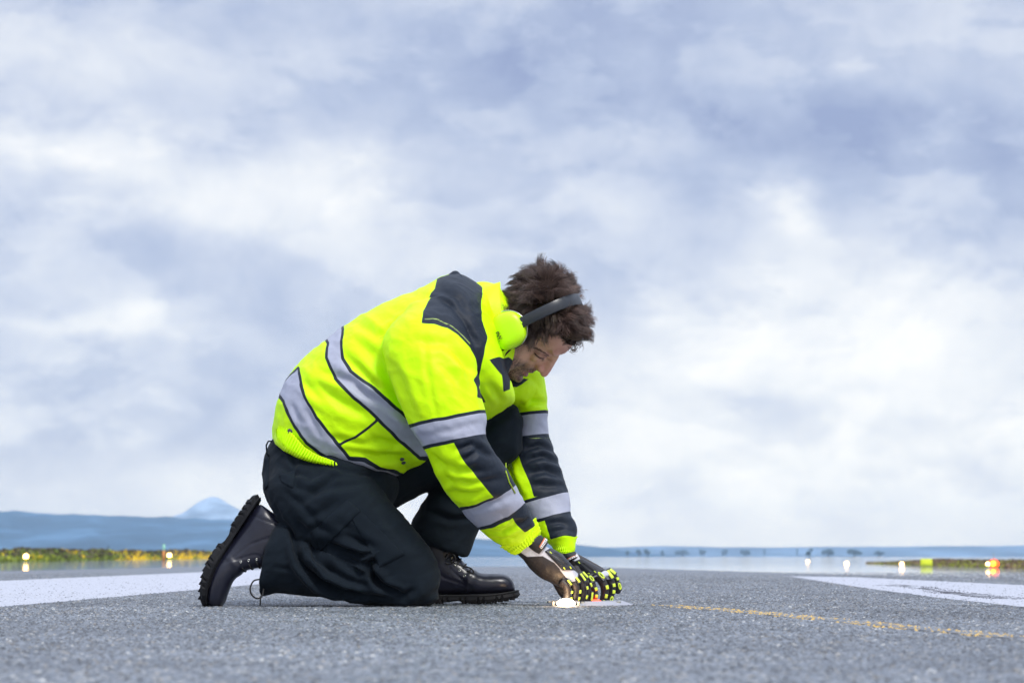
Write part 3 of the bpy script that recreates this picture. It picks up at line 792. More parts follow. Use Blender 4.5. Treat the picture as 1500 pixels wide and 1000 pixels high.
# tape slightly proud, puffy below
put(me, co)
G_T = [[(400, 560), (425, 541), (431, 537), (437, 562), (446, 584), (462, 612), (480, 636), (494, 653), (509, 671), (532, 674), (552, 683), (575, 688), (600, 700), (563, 706), (517, 700), (490, 683), (476, 665), (467, 660), (449, 646), (434, 625), (422, 602), (414, 584), (404, 573)],
       [(470, 485), (479, 498), (480, 522), (494, 554), (522, 582), (553, 609), (587, 643), (612, 664), (632, 660), (606, 624), (582, 601), (548, 571), (514, 547), (500, 526), (497, 505), (497, 478), (490, 462)]]
G_N = [[(590, 625), (608, 623.5), (655, 616), (703, 605), (730, 599), (730, 631), (712, 634), (680, 641), (650, 647), (622, 651), (590, 658)],
       [(660, 748), (678, 745), (700, 740), (727, 728), (751, 711), (775, 690), (785, 726), (767, 736), (743, 755), (718, 765), (700, 770), (680, 776)]]
G_F = [[(735, 612), (757, 609), (800, 604), (820, 602), (820, 632), (802, 634), (780, 637), (754, 640), (735, 644)],
       [(750, 740), (770, 737), (790, 731), (826, 722), (845, 718), (845, 747), (833, 749), (815, 753), (784, 761), (760, 770)]]
K_T = [[(638, 400), (636, 420), (626, 439), (621, 458), (619.5, 479), (639, 481), (656, 486), (671, 496), (688, 512), (697, 532), (699, 545), (693, 560), (698, 572), (698, 586), (711, 586), (701, 570), (702, 552), (709, 519), (713, 494), (705, 470), (703, 441), (706, 400), (680, 380)],
       [(718, 543), (736, 562), (738, 584), (747, 579), (748, 565), (756, 566), (765, 561), (780, 548), (745, 530)]]
pC = to_px(co, .20)
K_N = [[(663, 645), (678, 672), (700, 700), (723, 727), (750, 722), (790, 690), (760, 640), (730, 630)],
       [(749, 755), (758, 768), (768, 777), (780, 770), (800, 760), (790, 735), (766, 735)],
       [(639, 481), (656, 486), (671, 496), (688, 512), (697, 532), (699, 545), (715, 530), (700, 480), (650, 462), (630, 474)]]
K_F = [[(757, 640), (760, 666), (765, 683), (775, 705), (782, 728), (840, 722), (850, 660), (815, 630)],
       [(797, 758), (801, 772), (807, 789), (825, 785), (855, 787), (855, 745)]]
def mind(p, polys):
    d = np.full(len(p), 1e3)
    for q_ in polys: d = np.minimum(d, sdpoly(p, q_))
    return d
sel = lambda a, b_, c_: np.where(grp == 0, a, np.where(grp == 1, b_, c_))
wob = vnoise(co, 26, 77, 2)*1.3
dgT, dgN, dgF = mind(pT, G_T)+wob, mind(pN, G_N)+wob*.6, mind(pF, G_F)+wob*.6
attr(me, 'd_grey', sel(dgT, dgN, dgF))
piping = dline(pT, [(552, 616), (536, 629), (520, 640), (500, 649), (478, 663)])[0]-1.8
attr(me, 'd_trim', sel(np.minimum(dgT-4.6, piping), dgN-5.0, dgF-4.6))
kk = sel(np.minimum(sdpoly(pT, K_T[0]), sdpoly(pC, K_T[1])), np.minimum(mind(pN, K_N[:2]), sdpoly(pY, K_T[0])), mind(pF, K_F))
attr(me, 'd_black', kk+wob*.5)
sT = np.minimum.reduce([dline(pT, [(557, 496), (580, 488), (619, 479)])[0]-1.0, dline(pT, [(621, 467), (640, 467), (660, 477), (676, 490), (686, 501)])[0]-.6,
                        dline(pT, [(524, 576), (532, 566)])[0]-.5, dline(pT, [(447, 632), (463, 612)])[0]-.5])
sN = np.minimum.reduce([dline(pN, [(621, 467), (640, 467), (660, 477), (676, 490), (686, 501)])[0]-.6])
sF = np.minimum.reduce([dline(pF, [(744, 665), (742, 690), (757, 720), (766, 733)])[0]-.9, dline(pF, [(752, 655), (747, 690), (762, 722)])[0]-.6, dline(pF, [(757, 644), (808, 640)])[0]-.4])
attr(me, 'd_stitch', sel(sT, sN, sF))
jacket = link('jacket', me, M_jacket, person)
JB = BVHTree.FromPolygons([Vector(v) for v in co], [tuple(p_.vertices) for p_ in me.polygons])
def onto(bvh, px, py, yfrom=-0.6):
    """nearest surface point seen from the near side at a traced pixel; returns point, normal"""
    o = Vector((0, 0, CAM_H)); tgt = P(px, py, 0.3); d = (tgt-o).normalized()
    s0 = o+d*4.2
    h = bvh.ray_cast(s0, d)
    if h[0] is None: return (None, None)
    return (h[0], h[1] if h[1].dot(d) < 0 else -h[1])

# collar (stand-up, open ring)
def ring_collar(name, rows, th, mat, parent, n=72, jit=0.0):
    R = catmull(rows, 6); outer = []
    for i, (ax, ay, bx, by, yc, yh) in enumerate(R):
        a = P(ax, ay, yc); b_ = P(bx, by, yc); c = (a+b_)/2; h = (b_-a)/2
        rg = []
        for k in range(n):
            q_ = 2*math.pi*k/n
            s1 = 1+jit*math.sin(q_*5+i*.5)*0.03+jit*math.sin(q_*9+2+i*.3)*0.015
            rg.append((c+(h*math.cos(q_)+Vector((0, yh*math.sin(q_), 0)))*s1, c))
        outer.append(rg)
    vs = []; m = len(outer)
    for rg in outer: vs += [p_ for p_, c in rg]
    for rg in outer: vs += [p_+(c-p_).normalized()*th for p_, c in rg]
    fs = []
    for i in range(m-1):
        for k in range(n):
            k2 = (k+1) % n
            fs.append((i*n+k, i*n+k2, (i+1)*n+k2, (i+1)*n+k)); o = m*n
            fs.append((o+i*n+k, o+(i+1)*n+k, o+(i+1)*n+k2, o+i*n+k2))
    for k in range(n):
        k2 = (k+1) % n; i = m-1; o = m*n
        fs.append((i*n+k, i*n+k2, o+i*n+k2, o+i*n+k)); fs.append((k, o+k, o+k2, k2))
    return link(name, mesh(vs, fs), mat, parent)
ring_collar('collar', [(676, 424, 712, 552, YT, .112), (690, 419, 718, 552, YT, .110), (712, 414, 728, 548, YT, .104), (733, 414, 738, 543, YT, .098)], .006, M_ribyel, jacket, jit=1.0)
# folded black storm collar behind it
ring_collar('hood_collar', [(652, 405, 700, 545, YT, .165), (664, 400, 707, 530, YT, .152), (673, 400, 711, 505, YT, .142), (677, 408, 710, 500, YT, .130)], .005, cloth('collar_cloth', BLK), jacket, jit=.8)

# cuffs: ribbed elastic rings
def cuff(rows, parent, ribs=34):
    R = catmull(rows, 8); n = ribs*5; vs = []
    for i, (ax, ay, bx, by, yc, yh) in enumerate(R):
        a = P(ax, ay, yc); b_ = P(bx, by, yc); c = (a+b_)/2; h = (b_-a)/2
        for k in range(n):
            q_ = 2*math.pi*k/n; s1 = 1.02+0.05*math.sin(q_*ribs+.7*math.sin(i*.9))+0.02*math.sin(i*1.3+q_*2)
            vs.append(c+(h*math.cos(q_)+Vector((0, yh*math.sin(q_), 0)))*s1)
    m = len(R)
    for (ax, ay, bx, by, yc, yh) in (R[-1],):
        a = P(ax, ay, yc); b_ = P(bx, by, yc); c = (a+b_)/2; h = (b_-a)/2
        for k in range(n):
            q_ = 2*math.pi*k/n; vs.append(c+(h*math.cos(q_)+Vector((0, yh*math.sin(q_), 0)))*.82)
    m += 1
    fs = [(i*n+k, i*n+(k+1) % n, (i+1)*n+(k+1) % n, (i+1)*n+k) for i in range(m-1) for k in range(n)]
    return link('cuff', mesh(vs, fs), M_ribyel, parent)
cuff([(734, 800, 783, 759, .008, .045), (743, 805, 788, 770, .018, .042), (750, 810, 791, 778, .024, .039), (757, 812, 790, 788, .03, .036)], jacket)
cuff([(802, 789, 845, 785, .285, .040), (808, 797, 842, 795, .28, .038), (812, 806, 841, 806, .275, .036), (814, 808, 842, 813, .275, .036)], jacket)
# gathered elastic waistband round the hem
up_ = [(408, 598), (414, 614), (427, 634), (446, 655), (468, 669), (492, 680)]
lo_ = [(399, 640), (403, 650), (415, 660), (436, 671), (462, 680), (492, 688)]
nS = 34*6; vs = []; rows_ = 9
for side in (1, -1):
    for r_ in range(rows_):
        for i in range(nS+1):
            u = i/nS; f = r_/(rows_-1)
            a = np.array([np.interp(u, np.linspace(0, 1, 6), [q_[k] for q_ in up_]) for k in (0, 1)]); b_ = np.array([np.interp(u, np.linspace(0, 1, 6), [q_[k] for q_ in lo_]) for k in (0, 1)])
            p2 = a*(1-f)+b_*f
            rib = 0.0055*math.sin(u*2*math.pi*30+0.6*math.sin(f*5)+1.5*math.sin(u*9))*math.sin(math.pi*min(1, f*.8+.2))+0.002*math.sin(math.pi*f)-.07*max(0, u-.72)
            th = math.sqrt(max(0, 1-(1-u)**2)); yh = .203+rib-0.012*max(0, f-.8)*5
            w3 = P(p2[0], p2[1]+rib*400*0.5, YT-yh*th); 
            if side < 0: w3 = Vector((w3.x, 2*(D0+YT)-w3.y, w3.z))
            vs.append(w3)
fs = []; W_ = nS+1
for sd_ in (0, 1):
    o = sd_*rows_*W_
    for r_ in range(rows_-1):
        for i in range(nS):
            a = o+r_*W_+i; q_ = (a, a+W_, a+W_+1, a+1); fs.append(q_ if not sd_ else q_[::-1])
wb_me = mesh(vs, fs)
wb_o = link('waistband', wb_me, M_ribyel, jacket); md = wb_o.modifiers.new('s', 'SOLIDIFY'); md.thickness = .004; md.offset = -1
# snap buttons
M_btn = simple('dark_snap', (0.05, 0.055, 0.065), 0.35, .1, 50, 0)
for (bx, by) in ((425, 632), (589, 672), (591, 677)):
    h, nrm = onto(JB, bx, by)
    if h:
        mb = MB(); a1 = nrm.orthogonal().normalized(); a2 = nrm.cross(a1)
        mb.ell(h+nrm*.001, .0085 if bx == 425 else .006, .0085 if bx == 425 else .006, .004, (a1, a2, nrm), 16, 8)
        mb.build('snap_button', M_btn, jacket)
# sleeve zip on the far arm
zp = []
for (zx, zy) in ((750, 652), (746, 664), (742, 676), (740, 690), (745, 706), (754, 722)):
    h, nrm = onto(JB, zx, zy)
    if h: zp.append(h+nrm*.002)
if len(zp) > 2:
    mb = MB(); mb.tube(zp, .0018, 6); mb.build('zip', simple('zip_yellow', (.35, .50, .02), .5, .2, 200, 0), jacket)

# ================================================================== TROUSERS
YL, YR = 0.0, 0.27
pelvis = [(408, 636, 560, 650, YT, .13), (396, 652, 575, 690, YT, .155), (388, 680, 582, 715, YT, .18), (390, 722, 570, 745, YT, .17), (408, 755, 545, 760, YT, .14)]
nthigh = [(392, 690, 530, 660, .04, .08), (390, 712, 553, 712, .01, .10), (400, 748, 575, 742, YL, .105), (425, 780, 590, 758, YL, .102), (462, 808, 604, 775, YL, .095),
          (500, 838, 618, 790, YL, .088), (538, 866, 632, 808, YL, .082), (566, 882, 641, 830, YL, .076), (592, 888.5, 644, 852, YL, .068), (612, 886, 640, 866, YL, .05)]
ncalf = [(600, 800, 622, 885, YL, .06), (575, 800, 590, 888.8, YL, .068), (540, 806, 552, 888.5, YL, .076), (500, 806, 512, 880, YL, .086), (465, 798, 470, 872.5, YL, .092), (435, 779, 436, 868, YL, .092),
         (415, 766, 410, 867, YL, .086), (404, 772, 390, 871, YL, .078), (397, 790, 382, 873, YL, .074)]
fthigh = [(520, 620, 520, 740, .20, .10), (560, 620, 565, 748, .23, .10), (606, 598, 618, 722, .25, .095), (660, 586, 672, 700, .265, .088), (712, 584, 722, 690, .27, .08), (740, 590, 742, 680, .27, .072)]
fshin = [(690, 600, 752, 596, .27, .06), (664, 640, 757, 622, .27, .075), (640, 690, 752, 655, .27, .078), (630, 722, 735, 692, .27, .078), (612, 752, 716, 735, .27, .078),
         (603, 774, 702, 768, .275, .078), (612, 789, 694, 795, .275, .076), (624, 797, 686, 816, .275, .072)]
parts = [loft(pelvis, 6, 48, pw=2.3), loft(nthigh, 6, 44, pw=2.2), loft(ncalf, 6, 40, pw=2.2, closed_ends=False), loft(fthigh, 6, 40), loft(fshin, 6, 40, closed_ends=False)]
me, co, gid = remesh(parts, 0.0048, 7, .5, True)
grp = np.where(gid == 0, 1, np.where(gid == 4, 3, gid))
pL = to_px(co, -0.085); pR = to_px(co, 0.20); nn = normals(me)
facing = np.clip(-nn[:, 1]*1.5+0.3, 0, 1)
fT = [([(424, 776), (433, 800), (442, 826), (467, 850), (501, 865), (530, 872)], 4.5, .020), ([(436, 790), (446, 806), (450, 826), (470, 842)], 4, .010), ([(400, 830), (425, 832), (440, 838)], 3, .003), ([(470, 815), (486, 836), (510, 850), (545, 858)], 5, .008), ([(445, 745), (470, 770), (500, 790)], 5, .004),
      ([(455, 700), (420, 690), (405, 678)], 4, .004), ([(432, 715), (460, 720), (490, 700), (545, 695)], 5, .006), ([(440, 735), (480, 715), (540, 705)], 6, .006),
      ([(398, 728), (412, 760), (440, 785)], 4, .003), ([(505, 782), (530, 796), (560, 800)], 4, .009), ([(478, 792), (510, 806), (545, 815)], 5, .010),
      ([(484, 802), (520, 820), (556, 825)], 5, .010), ([(560, 812), (540, 826), (550, 850), (566, 862)], 5, .010), ([(538, 830), (556, 856), (592, 872), (606, 862)], 5, .012),
      ([(505, 830), (540, 846), (570, 850)], 5, .005), ([(430, 800), (444, 830), (470, 850), (520, 866)], 4, .009), ([(452, 796), (462, 820), (490, 838)], 5, .010),
      ([(500, 765), (530, 790), (556, 812)], 5, .004), ([(552, 745), (580, 776), (612, 812)], 8, .003), ([(430, 760), (450, 775), (480, 770)], 6, .005),
      ([(420, 640), (428, 680), (436, 716)], 4, .003), ([(412, 715), (450, 745), (466, 756)], 4, .003), ([(515, 868), (560, 872), (600, 880)], 4, .005),
      ([(492, 800), (530, 812), (552, 806)], 3.2, .008), ([(446, 760), (470, 752), (500, 735)], 7, .004), ([(470, 678), (500, 690), (550, 692)], 4, .005)]
fF = [([(650, 640), (690, 620), (745, 600)], 6, .006), ([(700, 640), (720, 620), (750, 606)], 5, .005), ([(640, 720), (670, 740), (700, 735)], 6, .005),
      ([(618, 745), (660, 760), (700, 756)], 5, .005), ([(632, 690), (660, 690), (700, 665)], 6, .006)]
disp = np.where(grp < 3, creases(pL, facing, fT), creases(pR, facing, fF))
q = co@np.array(Matrix.Rotation(rad(-35), 3, 'Y'))
disp += (1-np.abs(vnoise(q*np.array([.8, .7, 2.0]), 10, 31, 3))*2.2)*0.0034+vnoise(co, 8, 15, 2)*0.003
disp += np.maximum(0, 1-np.abs(vnoise(q*np.array([.8, .8, 1.8]), 19, 54, 2))*3.0)*0.0024
disp = lap(me, disp, 1)
co = co+nn*disp[:, None]; co[:, 2] = np.maximum(co[:, 2], 0.003)
put(me, co)
sL = np.minimum.reduce([dline(pL, p_)[0] for p_ in ([(388, 838), (420, 836), (455, 842), (480, 850)], [(410, 645), (408, 680), (412, 710), (440, 740), (470, 757)],
      [(436, 650), (434, 690), (430, 715)], [(490, 870), (540, 866), (560, 868)], [(553, 888), (556, 860), (577, 848)])])-.6
sR = np.minimum.reduce([dline(pR, p_)[0] for p_ in ([(618, 780), (690, 800)], [(700, 610), (690, 700), (660, 760)])])-.6
attr(me, 'd_stitch', np.where(grp < 3, sL, sR))
trousers = link('trousers', me, M_trouser, person)
TB = BVHTree.FromPolygons([Vector(v) for v in co], [tuple(p_.vertices) for p_ in me.polygons])
def patch(name, corners, bvh, off, th, mat, parent, nu=26, nv=18, bow=0.0, puff=0.0):
    """sewn-on cloth piece: a grid laid over a garment's surface, with thickness"""
    A, B_, C_, D_ = [np.array(c, float) for c in corners]; pts = []; nrs = []
    for j in range(nv+1):
        for i in range(nu+1):
            u = i/nu; v = j/nv; pxy = (A*(1-u)+B_*u)*(1-v)+(D_*(1-u)+C_*u)*v
            h, nrm = onto(bvh, *pxy)
            pts.append(np.array(h) if h is not None else None); nrs.append(np.array(nrm) if h is not None else None)
    W_ = nu+1
    for k in range(len(pts)):
        if pts[k] is None:
            best = min((x for x in range(len(pts)) if pts[x] is not None), key=lambda x: abs(x % W_-k % W_)+abs(x//W_-k//W_)); pts[k] = pts[best]; nrs[k] = nrs[best]
    pts = np.array(pts); nrs = np.array(nrs); Pg = pts.reshape(nv+1, W_, 3).copy(); Ng = nrs.reshape(nv+1, W_, 3)
    for _ in range(3):
        Pg[1:-1, 1:-1] = (Pg[1:-1, 1:-1]*2+Pg[:-2, 1:-1]+Pg[2:, 1:-1]+Pg[1:-1, :-2]+Pg[1:-1, 2:])/6
    for _ in range(8):
        Ng[1:-1, 1:-1] = (Ng[:-2, 1:-1]+Ng[2:, 1:-1]+Ng[1:-1, :-2]+Ng[1:-1, 2:])/4
    Ng /= np.linalg.norm(Ng, axis=2, keepdims=True)+1e-9
    uu = np.linspace(0, 1, W_)[None, :]; vv = np.linspace(0, 1, nv+1)[:, None]
    bulge = puff*(np.sin(uu*math.pi)*np.sin(vv*math.pi))**.5
    top = Pg+Ng*(off+bulge)[..., None] if puff else Pg+Ng*off
    if th: bot = top-Ng*th
    vs = list(top.reshape(-1, 3))+list(bot.reshape(-1, 3)); o = W_*(nv+1); fs = []
    for j in range(nv):
        for i in range(nu):
            a = j*W_+i; fs.append((a, a+W_, a+W_+1, a+1)); fs.append((o+a, o+a+1, o+a+W_+1, o+a+W_))
    bd = [i for i in range(W_)]+[j*W_+nu for j in range(1, nv+1)]+[nv*W_+i for i in range(nu-1, -1, -1)]+[j*W_ for j in range(nv-1, 0, -1)]
    for i in range(len(bd)):
        a, b_ = bd[i], bd[(i+1) % len(bd)]; fs.append((a, b_, o+b_, o+a))
    return link(name, mesh([Vector(v) for v in vs], fs), mat, parent)
def plain(name, col): 
    return simple(name, col, 0.85, 0.18, 14, 0.3, 0.003, spec=.12)
M_pocket = plain('pocket_twill', (0.007, 0.0115, 0.0175))
patch('cargo_pocket', [(456, 779), (509, 732), (528, 748), (470, 806)], TB, .004, .006, M_pocket, trousers, puff=.003)
patch('cargo_pocket_bellow', [(505, 742), (516, 736), (594, 812), (556, 831)], TB, .0015, .006, M_pocket, trousers, puff=.002)
patch('hip_pocket', [(410, 696), (434, 688), (429, 715), (412, 705)], TB, .002, .006, M_pocket, trousers, 12, 10)
mb = MB(); a = P(392, 662, -.02); mb.tube([P(399, 646, -.03), P(393, 646, -.035), P(390, 652, -.035), P(391, 664, -.035), P(394, 668, -.03)], .0022, 6); mb.build('belt_loop', M_pocket, trousers)
patch('back_pocket_flap', [(389, 672), (394, 668), (393, 712), (389, 718)], TB, .004, .008, M_pocket, trousers, 6, 14)

# ================================================================== BODY (head, neck, trunk and limbs as one surface)
YH = 0.13
HO = P(795, 470, YH); KH = (D0+YH)/FPX
HU = Vector((.88, 0, .47)).normalized(); HF = Vector((.47, 0, -.88)).normalized(); ROLL = rad(26); _U = HU.copy()
HU = _U*math.cos(ROLL)-Vector((0, 1, 0))*math.sin(ROLL); HS = Vector((0, 1, 0))*math.cos(ROLL)+_U*math.sin(ROLL)
def H(u, f, s_): return HO+HU*(u*1.11 if u < 0 else u*.91)+HF*f+HS*s_
prof = [  # u, front f, back f, half width, roundness
    (-.150, .075, .020, .022), (-.140, .098, .010, .034), (-.125, .104, -.010, .046), (-.105, .099, -.030, .055), (-.085, .098, -.050, .060), (-.060, .097, -.070, .065),
    (-.035, .095, -.085, .069), (-.015, .096, -.095, .072), (.005, .104, -.102, .074), (.030, .101, -.105, .076), (.055, .088, -.104, .075), (.078, .064, -.094, .068), (.096, .030, -.072, .052), (.107, -.005, -.045, .028)]
R = catmull(prof, 5); vs = []; n = 56
for (u, ff, fb, w_) in R:
    for k in range(n):
        a = 2*math.pi*k/n; ca, sa = math.cos(a), math.sin(a)
        pw = 2.35; cc = math.copysign(abs(ca)**(2/pw), ca); ss = math.copysign(abs(sa)**(2/pw), sa)
        f = (ff+fb)/2+(ff-fb)/2*cc
        taper = 1-0.16*max(0, cc)**2
        vs.append(H(u, f, w_*ss*taper))
m = len(R); fs = [(i*n+k, (i+1)*n+k, (i+1)*n+(k+1) % n, i*n+(k+1) % n) for i in range(m-1) for k in range(n)]
fs += [tuple(range(n)), tuple((m-1)*n+k for k in range(n))[::-1]]
headp = [(vs, fs)]
ax3 = (HU, HF, HS)
def hell(u, f, s_, ru, rf, rs):
    mb = MB(); mb.ell(H(u, f, s_), ru, rf, rs, ax3, 20, 12); headp.append((mb.v, mb.f))
def htube(pts, r):
    mb = MB(); mb.tube([H(*p_) for p_ in pts], r, 14); headp.append((mb.v, mb.f))
htube([(-.010, .098, 0), (-.030, .108, 0), (-.048, .117, 0), (-.060, .121, 0)], [.0085, .0095, .0115, .0125])      # nose
htube([(-.008, .085, 0), (-.030, .092, 0), (-.048, .098, 0), (-.062, .104, 0)], [.010, .011, .013, .014]); htube([(-.02, .098, 0), (-.045, .108, 0), (-.06, .112, 0)], [.009, .0105, .013])
hell(-.061, .1215, 0, .0115, .0125, .0125)
for s_ in (-1, 1):
    hell(-.060, .1065, s_*.0145, .0105, .012, .0075)     # nostril wings
    hell(-.040, .078, s_*.043, .020, .016, .018)          # cheeks
    hell(-.028, .0835, s_*.032, .0115, .0125, .0145)       # eyelid over eyeball
    hell(.000, .093, s_*.028, .0085, .010, .022)          # brow ridge
    hell(-.118, .030, s_*.045, .016, .030, .012)          # jaw corner
hell(-.088, .099, 0, .0065, .0085, .019); hell(-.1055, .0985, 0, .0065, .0095, .0165)   # lips
hell(-.127, .098, 0, .013, .014, .017)                   # chin
hell(-.076, .100, 0, .010, .007, .010)
headp.append(loft([(770, 455, 800, 520, YH, .05), (742, 440, 770, 532, YH, .058), (715, 440, 748, 543, YH, .062), (680, 450, 715, 560, YH, .07)], 5, 30))   # neck
trunk = [(430, 650, 540, 672, YT, .13), (440, 600, 590, 650, YT, .15), (520, 510, 660, 610, YT, .17), (620, 455, 720, 580, YT, .18), (670, 440, 730, 565, YT, .11)]
headp.append(loft(trunk, 5, 30))
shrink = lambda rows, k: [((a+c)/2+(a-c)/2*k, (b_+d)/2+(b_-d)/2*k, (a+c)/2-(a-c)/2*k, (b_+d)/2-(b_-d)/2*k, y, h*k) for a, b_, c, d, y, h in rows]
for rows, k in ((nsleeve, .48), (fsleeve, .5), (nthigh, .6), (ncalf, .5), (fthigh, .6), (fshin[:-2], .42)): headp.append(loft(shrink(rows, k), 4, 20))
headp.append(loft([(760, 806, 785, 786, .03, .022), (775, 828, 800, 806, .045, .022), (800, 845, 825, 826, .06, .026), (815, 853, 838, 838, .065, .026)], 4, 16))
headp.append(loft([(818, 808, 840, 808, .275, .022), (832, 826, 852, 820, .25, .022), (852, 842, 876, 832, .225, .026)], 4, 16))
me, co, gid = remesh(headp, 0.0030, 3, .45)
# --- face sculpting on the welded surface, in head coordinates
rel = co-np.array(HO); cu, cf, cs = rel@np.array(HU), rel@np.array(HF), rel@np.array(HS); as_ = np.abs(cs); cu = np.where(cu < 0, cu/1.11, cu)
nn = normals(me)
gs = lambda du, df, dsd: np.exp(-(du**2+df**2+dsd**2))
face = (cf > .05) & (np.abs(cu) < .17)
d = np.zeros(len(co))
pE0 = to_px(co, YH-.045); d -= .0026*np.exp(-(dline(pE0, [(781, 513), (788, 515), (797, 519.5), (806, 525)])[0]/1.8)**2)*(nn[:, 1] < .3)
d -= .0030*gs((cu+.015)/.006, (cf-.09)/.03, (as_-.029)/.017)          # hollow under the brow
d -= .0028*gs((cu+.0405)/.0035, (cf-.09)/.03, (as_-.030)/.015)         # under the lower lid
d -= .0030*gs((cu+.0965)/.0022, (cf-.105)/.02, as_/.021)              # mouth line
d -= .0035*gs((cu+.113)/.004, (cf-.10)/.02, as_/.018)               # under the lip
d -= .0028*(np.exp(-((cu+.066+(as_-.018)*1.1)/.004)**2)*np.exp(-((as_-.026)/.009)**2))*(cf > .07)   # nasolabial fold
d -= .0030*gs((cu+.0705)/.003, (cf-.113)/.008, (as_-.0065)/.004)       # nostrils
d += vnoise(co, 130, 3, 2)*.0005*face
co = co+nn*(d*face)[:, None]; put(me, co)
skin = np.tile(np.array([0.66, 0.39, 0.30]), (len(co), 1))
def blend(mask, col):
    global skin
    skin = skin*(1-mask[:, None])+np.array(col)*mask[:, None]
blend(.65*np.clip(vnoise(co, 60, 8, 3)*1.5+.2, 0, 1), (.42, .20, .15))
blend(.60*np.exp(-((cu+.055)/.02)**2-((as_)/.02)**2)*(cf > .10), (.58, .20, .19))      # nose
htube([(-.008, .085, 0), (-.030, .092, 0), (-.048, .098, 0), (-.062, .104, 0)], [.010, .011, .013, .014]); htube([(-.02, .098, 0), (-.045, .108, 0), (-.06, .112, 0)], [.009, .0105, .013])
blend(.40*np.exp(-((cu+.045)/.022)**2-((as_-.042)/.02)**2)*(cf > .03), (.55, .22, .17))
blend(.5*np.exp(-((cu-.02)/.018)**2)*(cf > .05), (.55, .27, .22))
st_m = np.clip(((-.066-cu)/.016), 0, 1)*np.clip((cf+.02)/.03, 0, 1)
st_m = np.maximum(st_m, np.clip((-.035-cu)/.03, 0, 1)*np.clip((.062-cf)/.03, 0, 1)*np.clip((cf+.03)/.03, 0, 1))
st_m *= 1-np.exp(-((as_-.03)/.012)**2-((cu+.075)/.010)**2)*.4
nzs = np.clip(.72+.55*vnoise(co, 420, 5, 1), 0, 1)
blend(np.clip(st_m*nzs*1.05, 0, .92), (.060, .042, .036))
lips = np.exp(-((cu+.0965)/.0095)**4-(as_/.021)**4)*(cf > .09); blend(lips*.75, (.34, .12, .10))
pE = to_px(co, YH-.045); nf_ = (np.array(normals(me))[:, 1] < .25) & (cf > .05)
lidm = np.clip(-sdpoly(pE, [(784, 513.5), (792, 517), (801, 522), (796.5, 524.8), (790, 523.6), (784, 518.5)])/1.2+.3, 0, 1)*nf_; blend(lidm*.45, (.30, .17, .10))
blend(.55*np.exp(-(dline(pE, [(781, 513), (788, 514.5), (797, 519), (805, 524)])[0]/1.3)**2)*nf_, (.20, .10, .07))  # shadow line under the brow, painted into the skin colour
blend(.80*np.exp(-(dline(pE, [(783, 517.5), (786.5, 521), (790.5, 523.8), (796, 524.8)])[0]/1.0)**2)*nf_, (.04, .02, .015))
cattr(me, 'Skin', skin)
M_skin, t, b = new_mat('skin'); an = t.add('ShaderNodeAttribute', attribute_name='Skin')
t.put(b.inputs['Base Color'], an.outputs['Color']); b.inputs['Roughness'].default_value = 0.48; b.inputs['Specular IOR Level'].default_value = 0.4
b.inputs['Subsurface Weight'].default_value = 0.12; b.inputs['Subsurface Radius'].default_value = (1, .3, .2); b.inputs['Subsurface Scale'].default_value = 0.004
tc = t.add('ShaderNodeTexCoord').outputs['Object']; t.put(b.inputs['Normal'], t.bump(t.noise(tc, 700, 4), .25, .0008))
body = link('body', me, M_skin, person)
BB = BVHTree.FromPolygons([Vector(v) for v in co], [tuple(p_.vertices) for p_ in me.polygons])

# ---- hair: a rough cap with thousands of locks over it
M_hair, t, b = new_mat('brown_hair'); ha = t.add('ShaderNodeAttribute', attribute_name='Hair')
t.put(b.inputs['Base Color'], ha.outputs['Color']); b.inputs['Roughness'].default_value = 0.42; b.inputs['Specular IOR Level'].default_value = 0.45
rg = np.random.default_rng(12)
def scalp_ok(u, f, s_):
    # hairline in head coordinates; f forward, u up
    line = np.interp(f, [-.12, -.09, -.05, -.01, .018, .027, .035, .055, .090, .12], [-.10, -.085, -.060, -.045, -.055, -.030, .026, .038, .040, .042])
    return u > line+.004*math.sin(s_*90)
hv = []; hf = []; hc = []
WH = H(.055, -.075, -.030)           # whorl at the back of the crown
Cc = H(.0, -.01, 0)
def clumpdir(p_):
    q_ = np.array([[*(p_-HO)]]); return Vector((vnoise(q_, 24, 1, 1)[0], vnoise(q_, 24, 2, 1)[0], vnoise(q_, 24, 3, 1)[0]))
def add_strand(pts, r0, col, up):
    o = len(hv); sg = len(pts)-1
    for i, q_ in enumerate(pts):
        t_ = (pts[min(i+1, sg)]-pts[max(i-1, 0)]).normalized(); a = t_.cross(up); a = a.normalized() if a.length > 1e-4 else Vector((0, 1, 0))
        b_ = a.cross(t_); rr = r0*(1-(i/sg)**1.5)**.8+.00006
        for k in range(3): hv.append(q_+(a*math.cos(2.094*k)*1.2+b_*math.sin(2.094*k)*.8)*rr); hc.append(col)
    for i in range(sg):
        for k in range(3): a0 = o+i*3; hf.append((a0+k, a0+(k+1) % 3, a0+3+(k+1) % 3, a0+3+k))
def guide(root, nrm, L, lift, bias, flick):
    tdir = (root-WH); tdir = (tdir-nrm*tdir.dot(nrm))
    if tdir.length > 1e-5: tdir.normalize()
    cd = clumpdir(root); d_ = (tdir+cd*1.2+bias+nrm*(lift+.5)).normalized(); segs = 8; st = L/segs
    p_ = root+nrm*.002; pts = [p_.copy()]; bend = rg.normal()*.06
    for i in range(segs):
        h = BB.find_nearest(p_); n_ = h[1]; clear = (p_-h[0]).dot(n_)
        want = .006+.009*min(1, i/3)+lift*.011+flick*.010*(i/segs)**2
        side = d_.cross(n_)
        d_ = (d_+n_*max(-.7, min(.7, (want-clear)*30))*.5+side*bend+clumpdir(p_)*.12).normalized()
        p_ = p_+d_*st; pts.append(p_.copy())
    return pts
Eax = Vector((.93, 0, .37)).normalized(); Eay = Vector((.37, 0, -.93)).normalized()
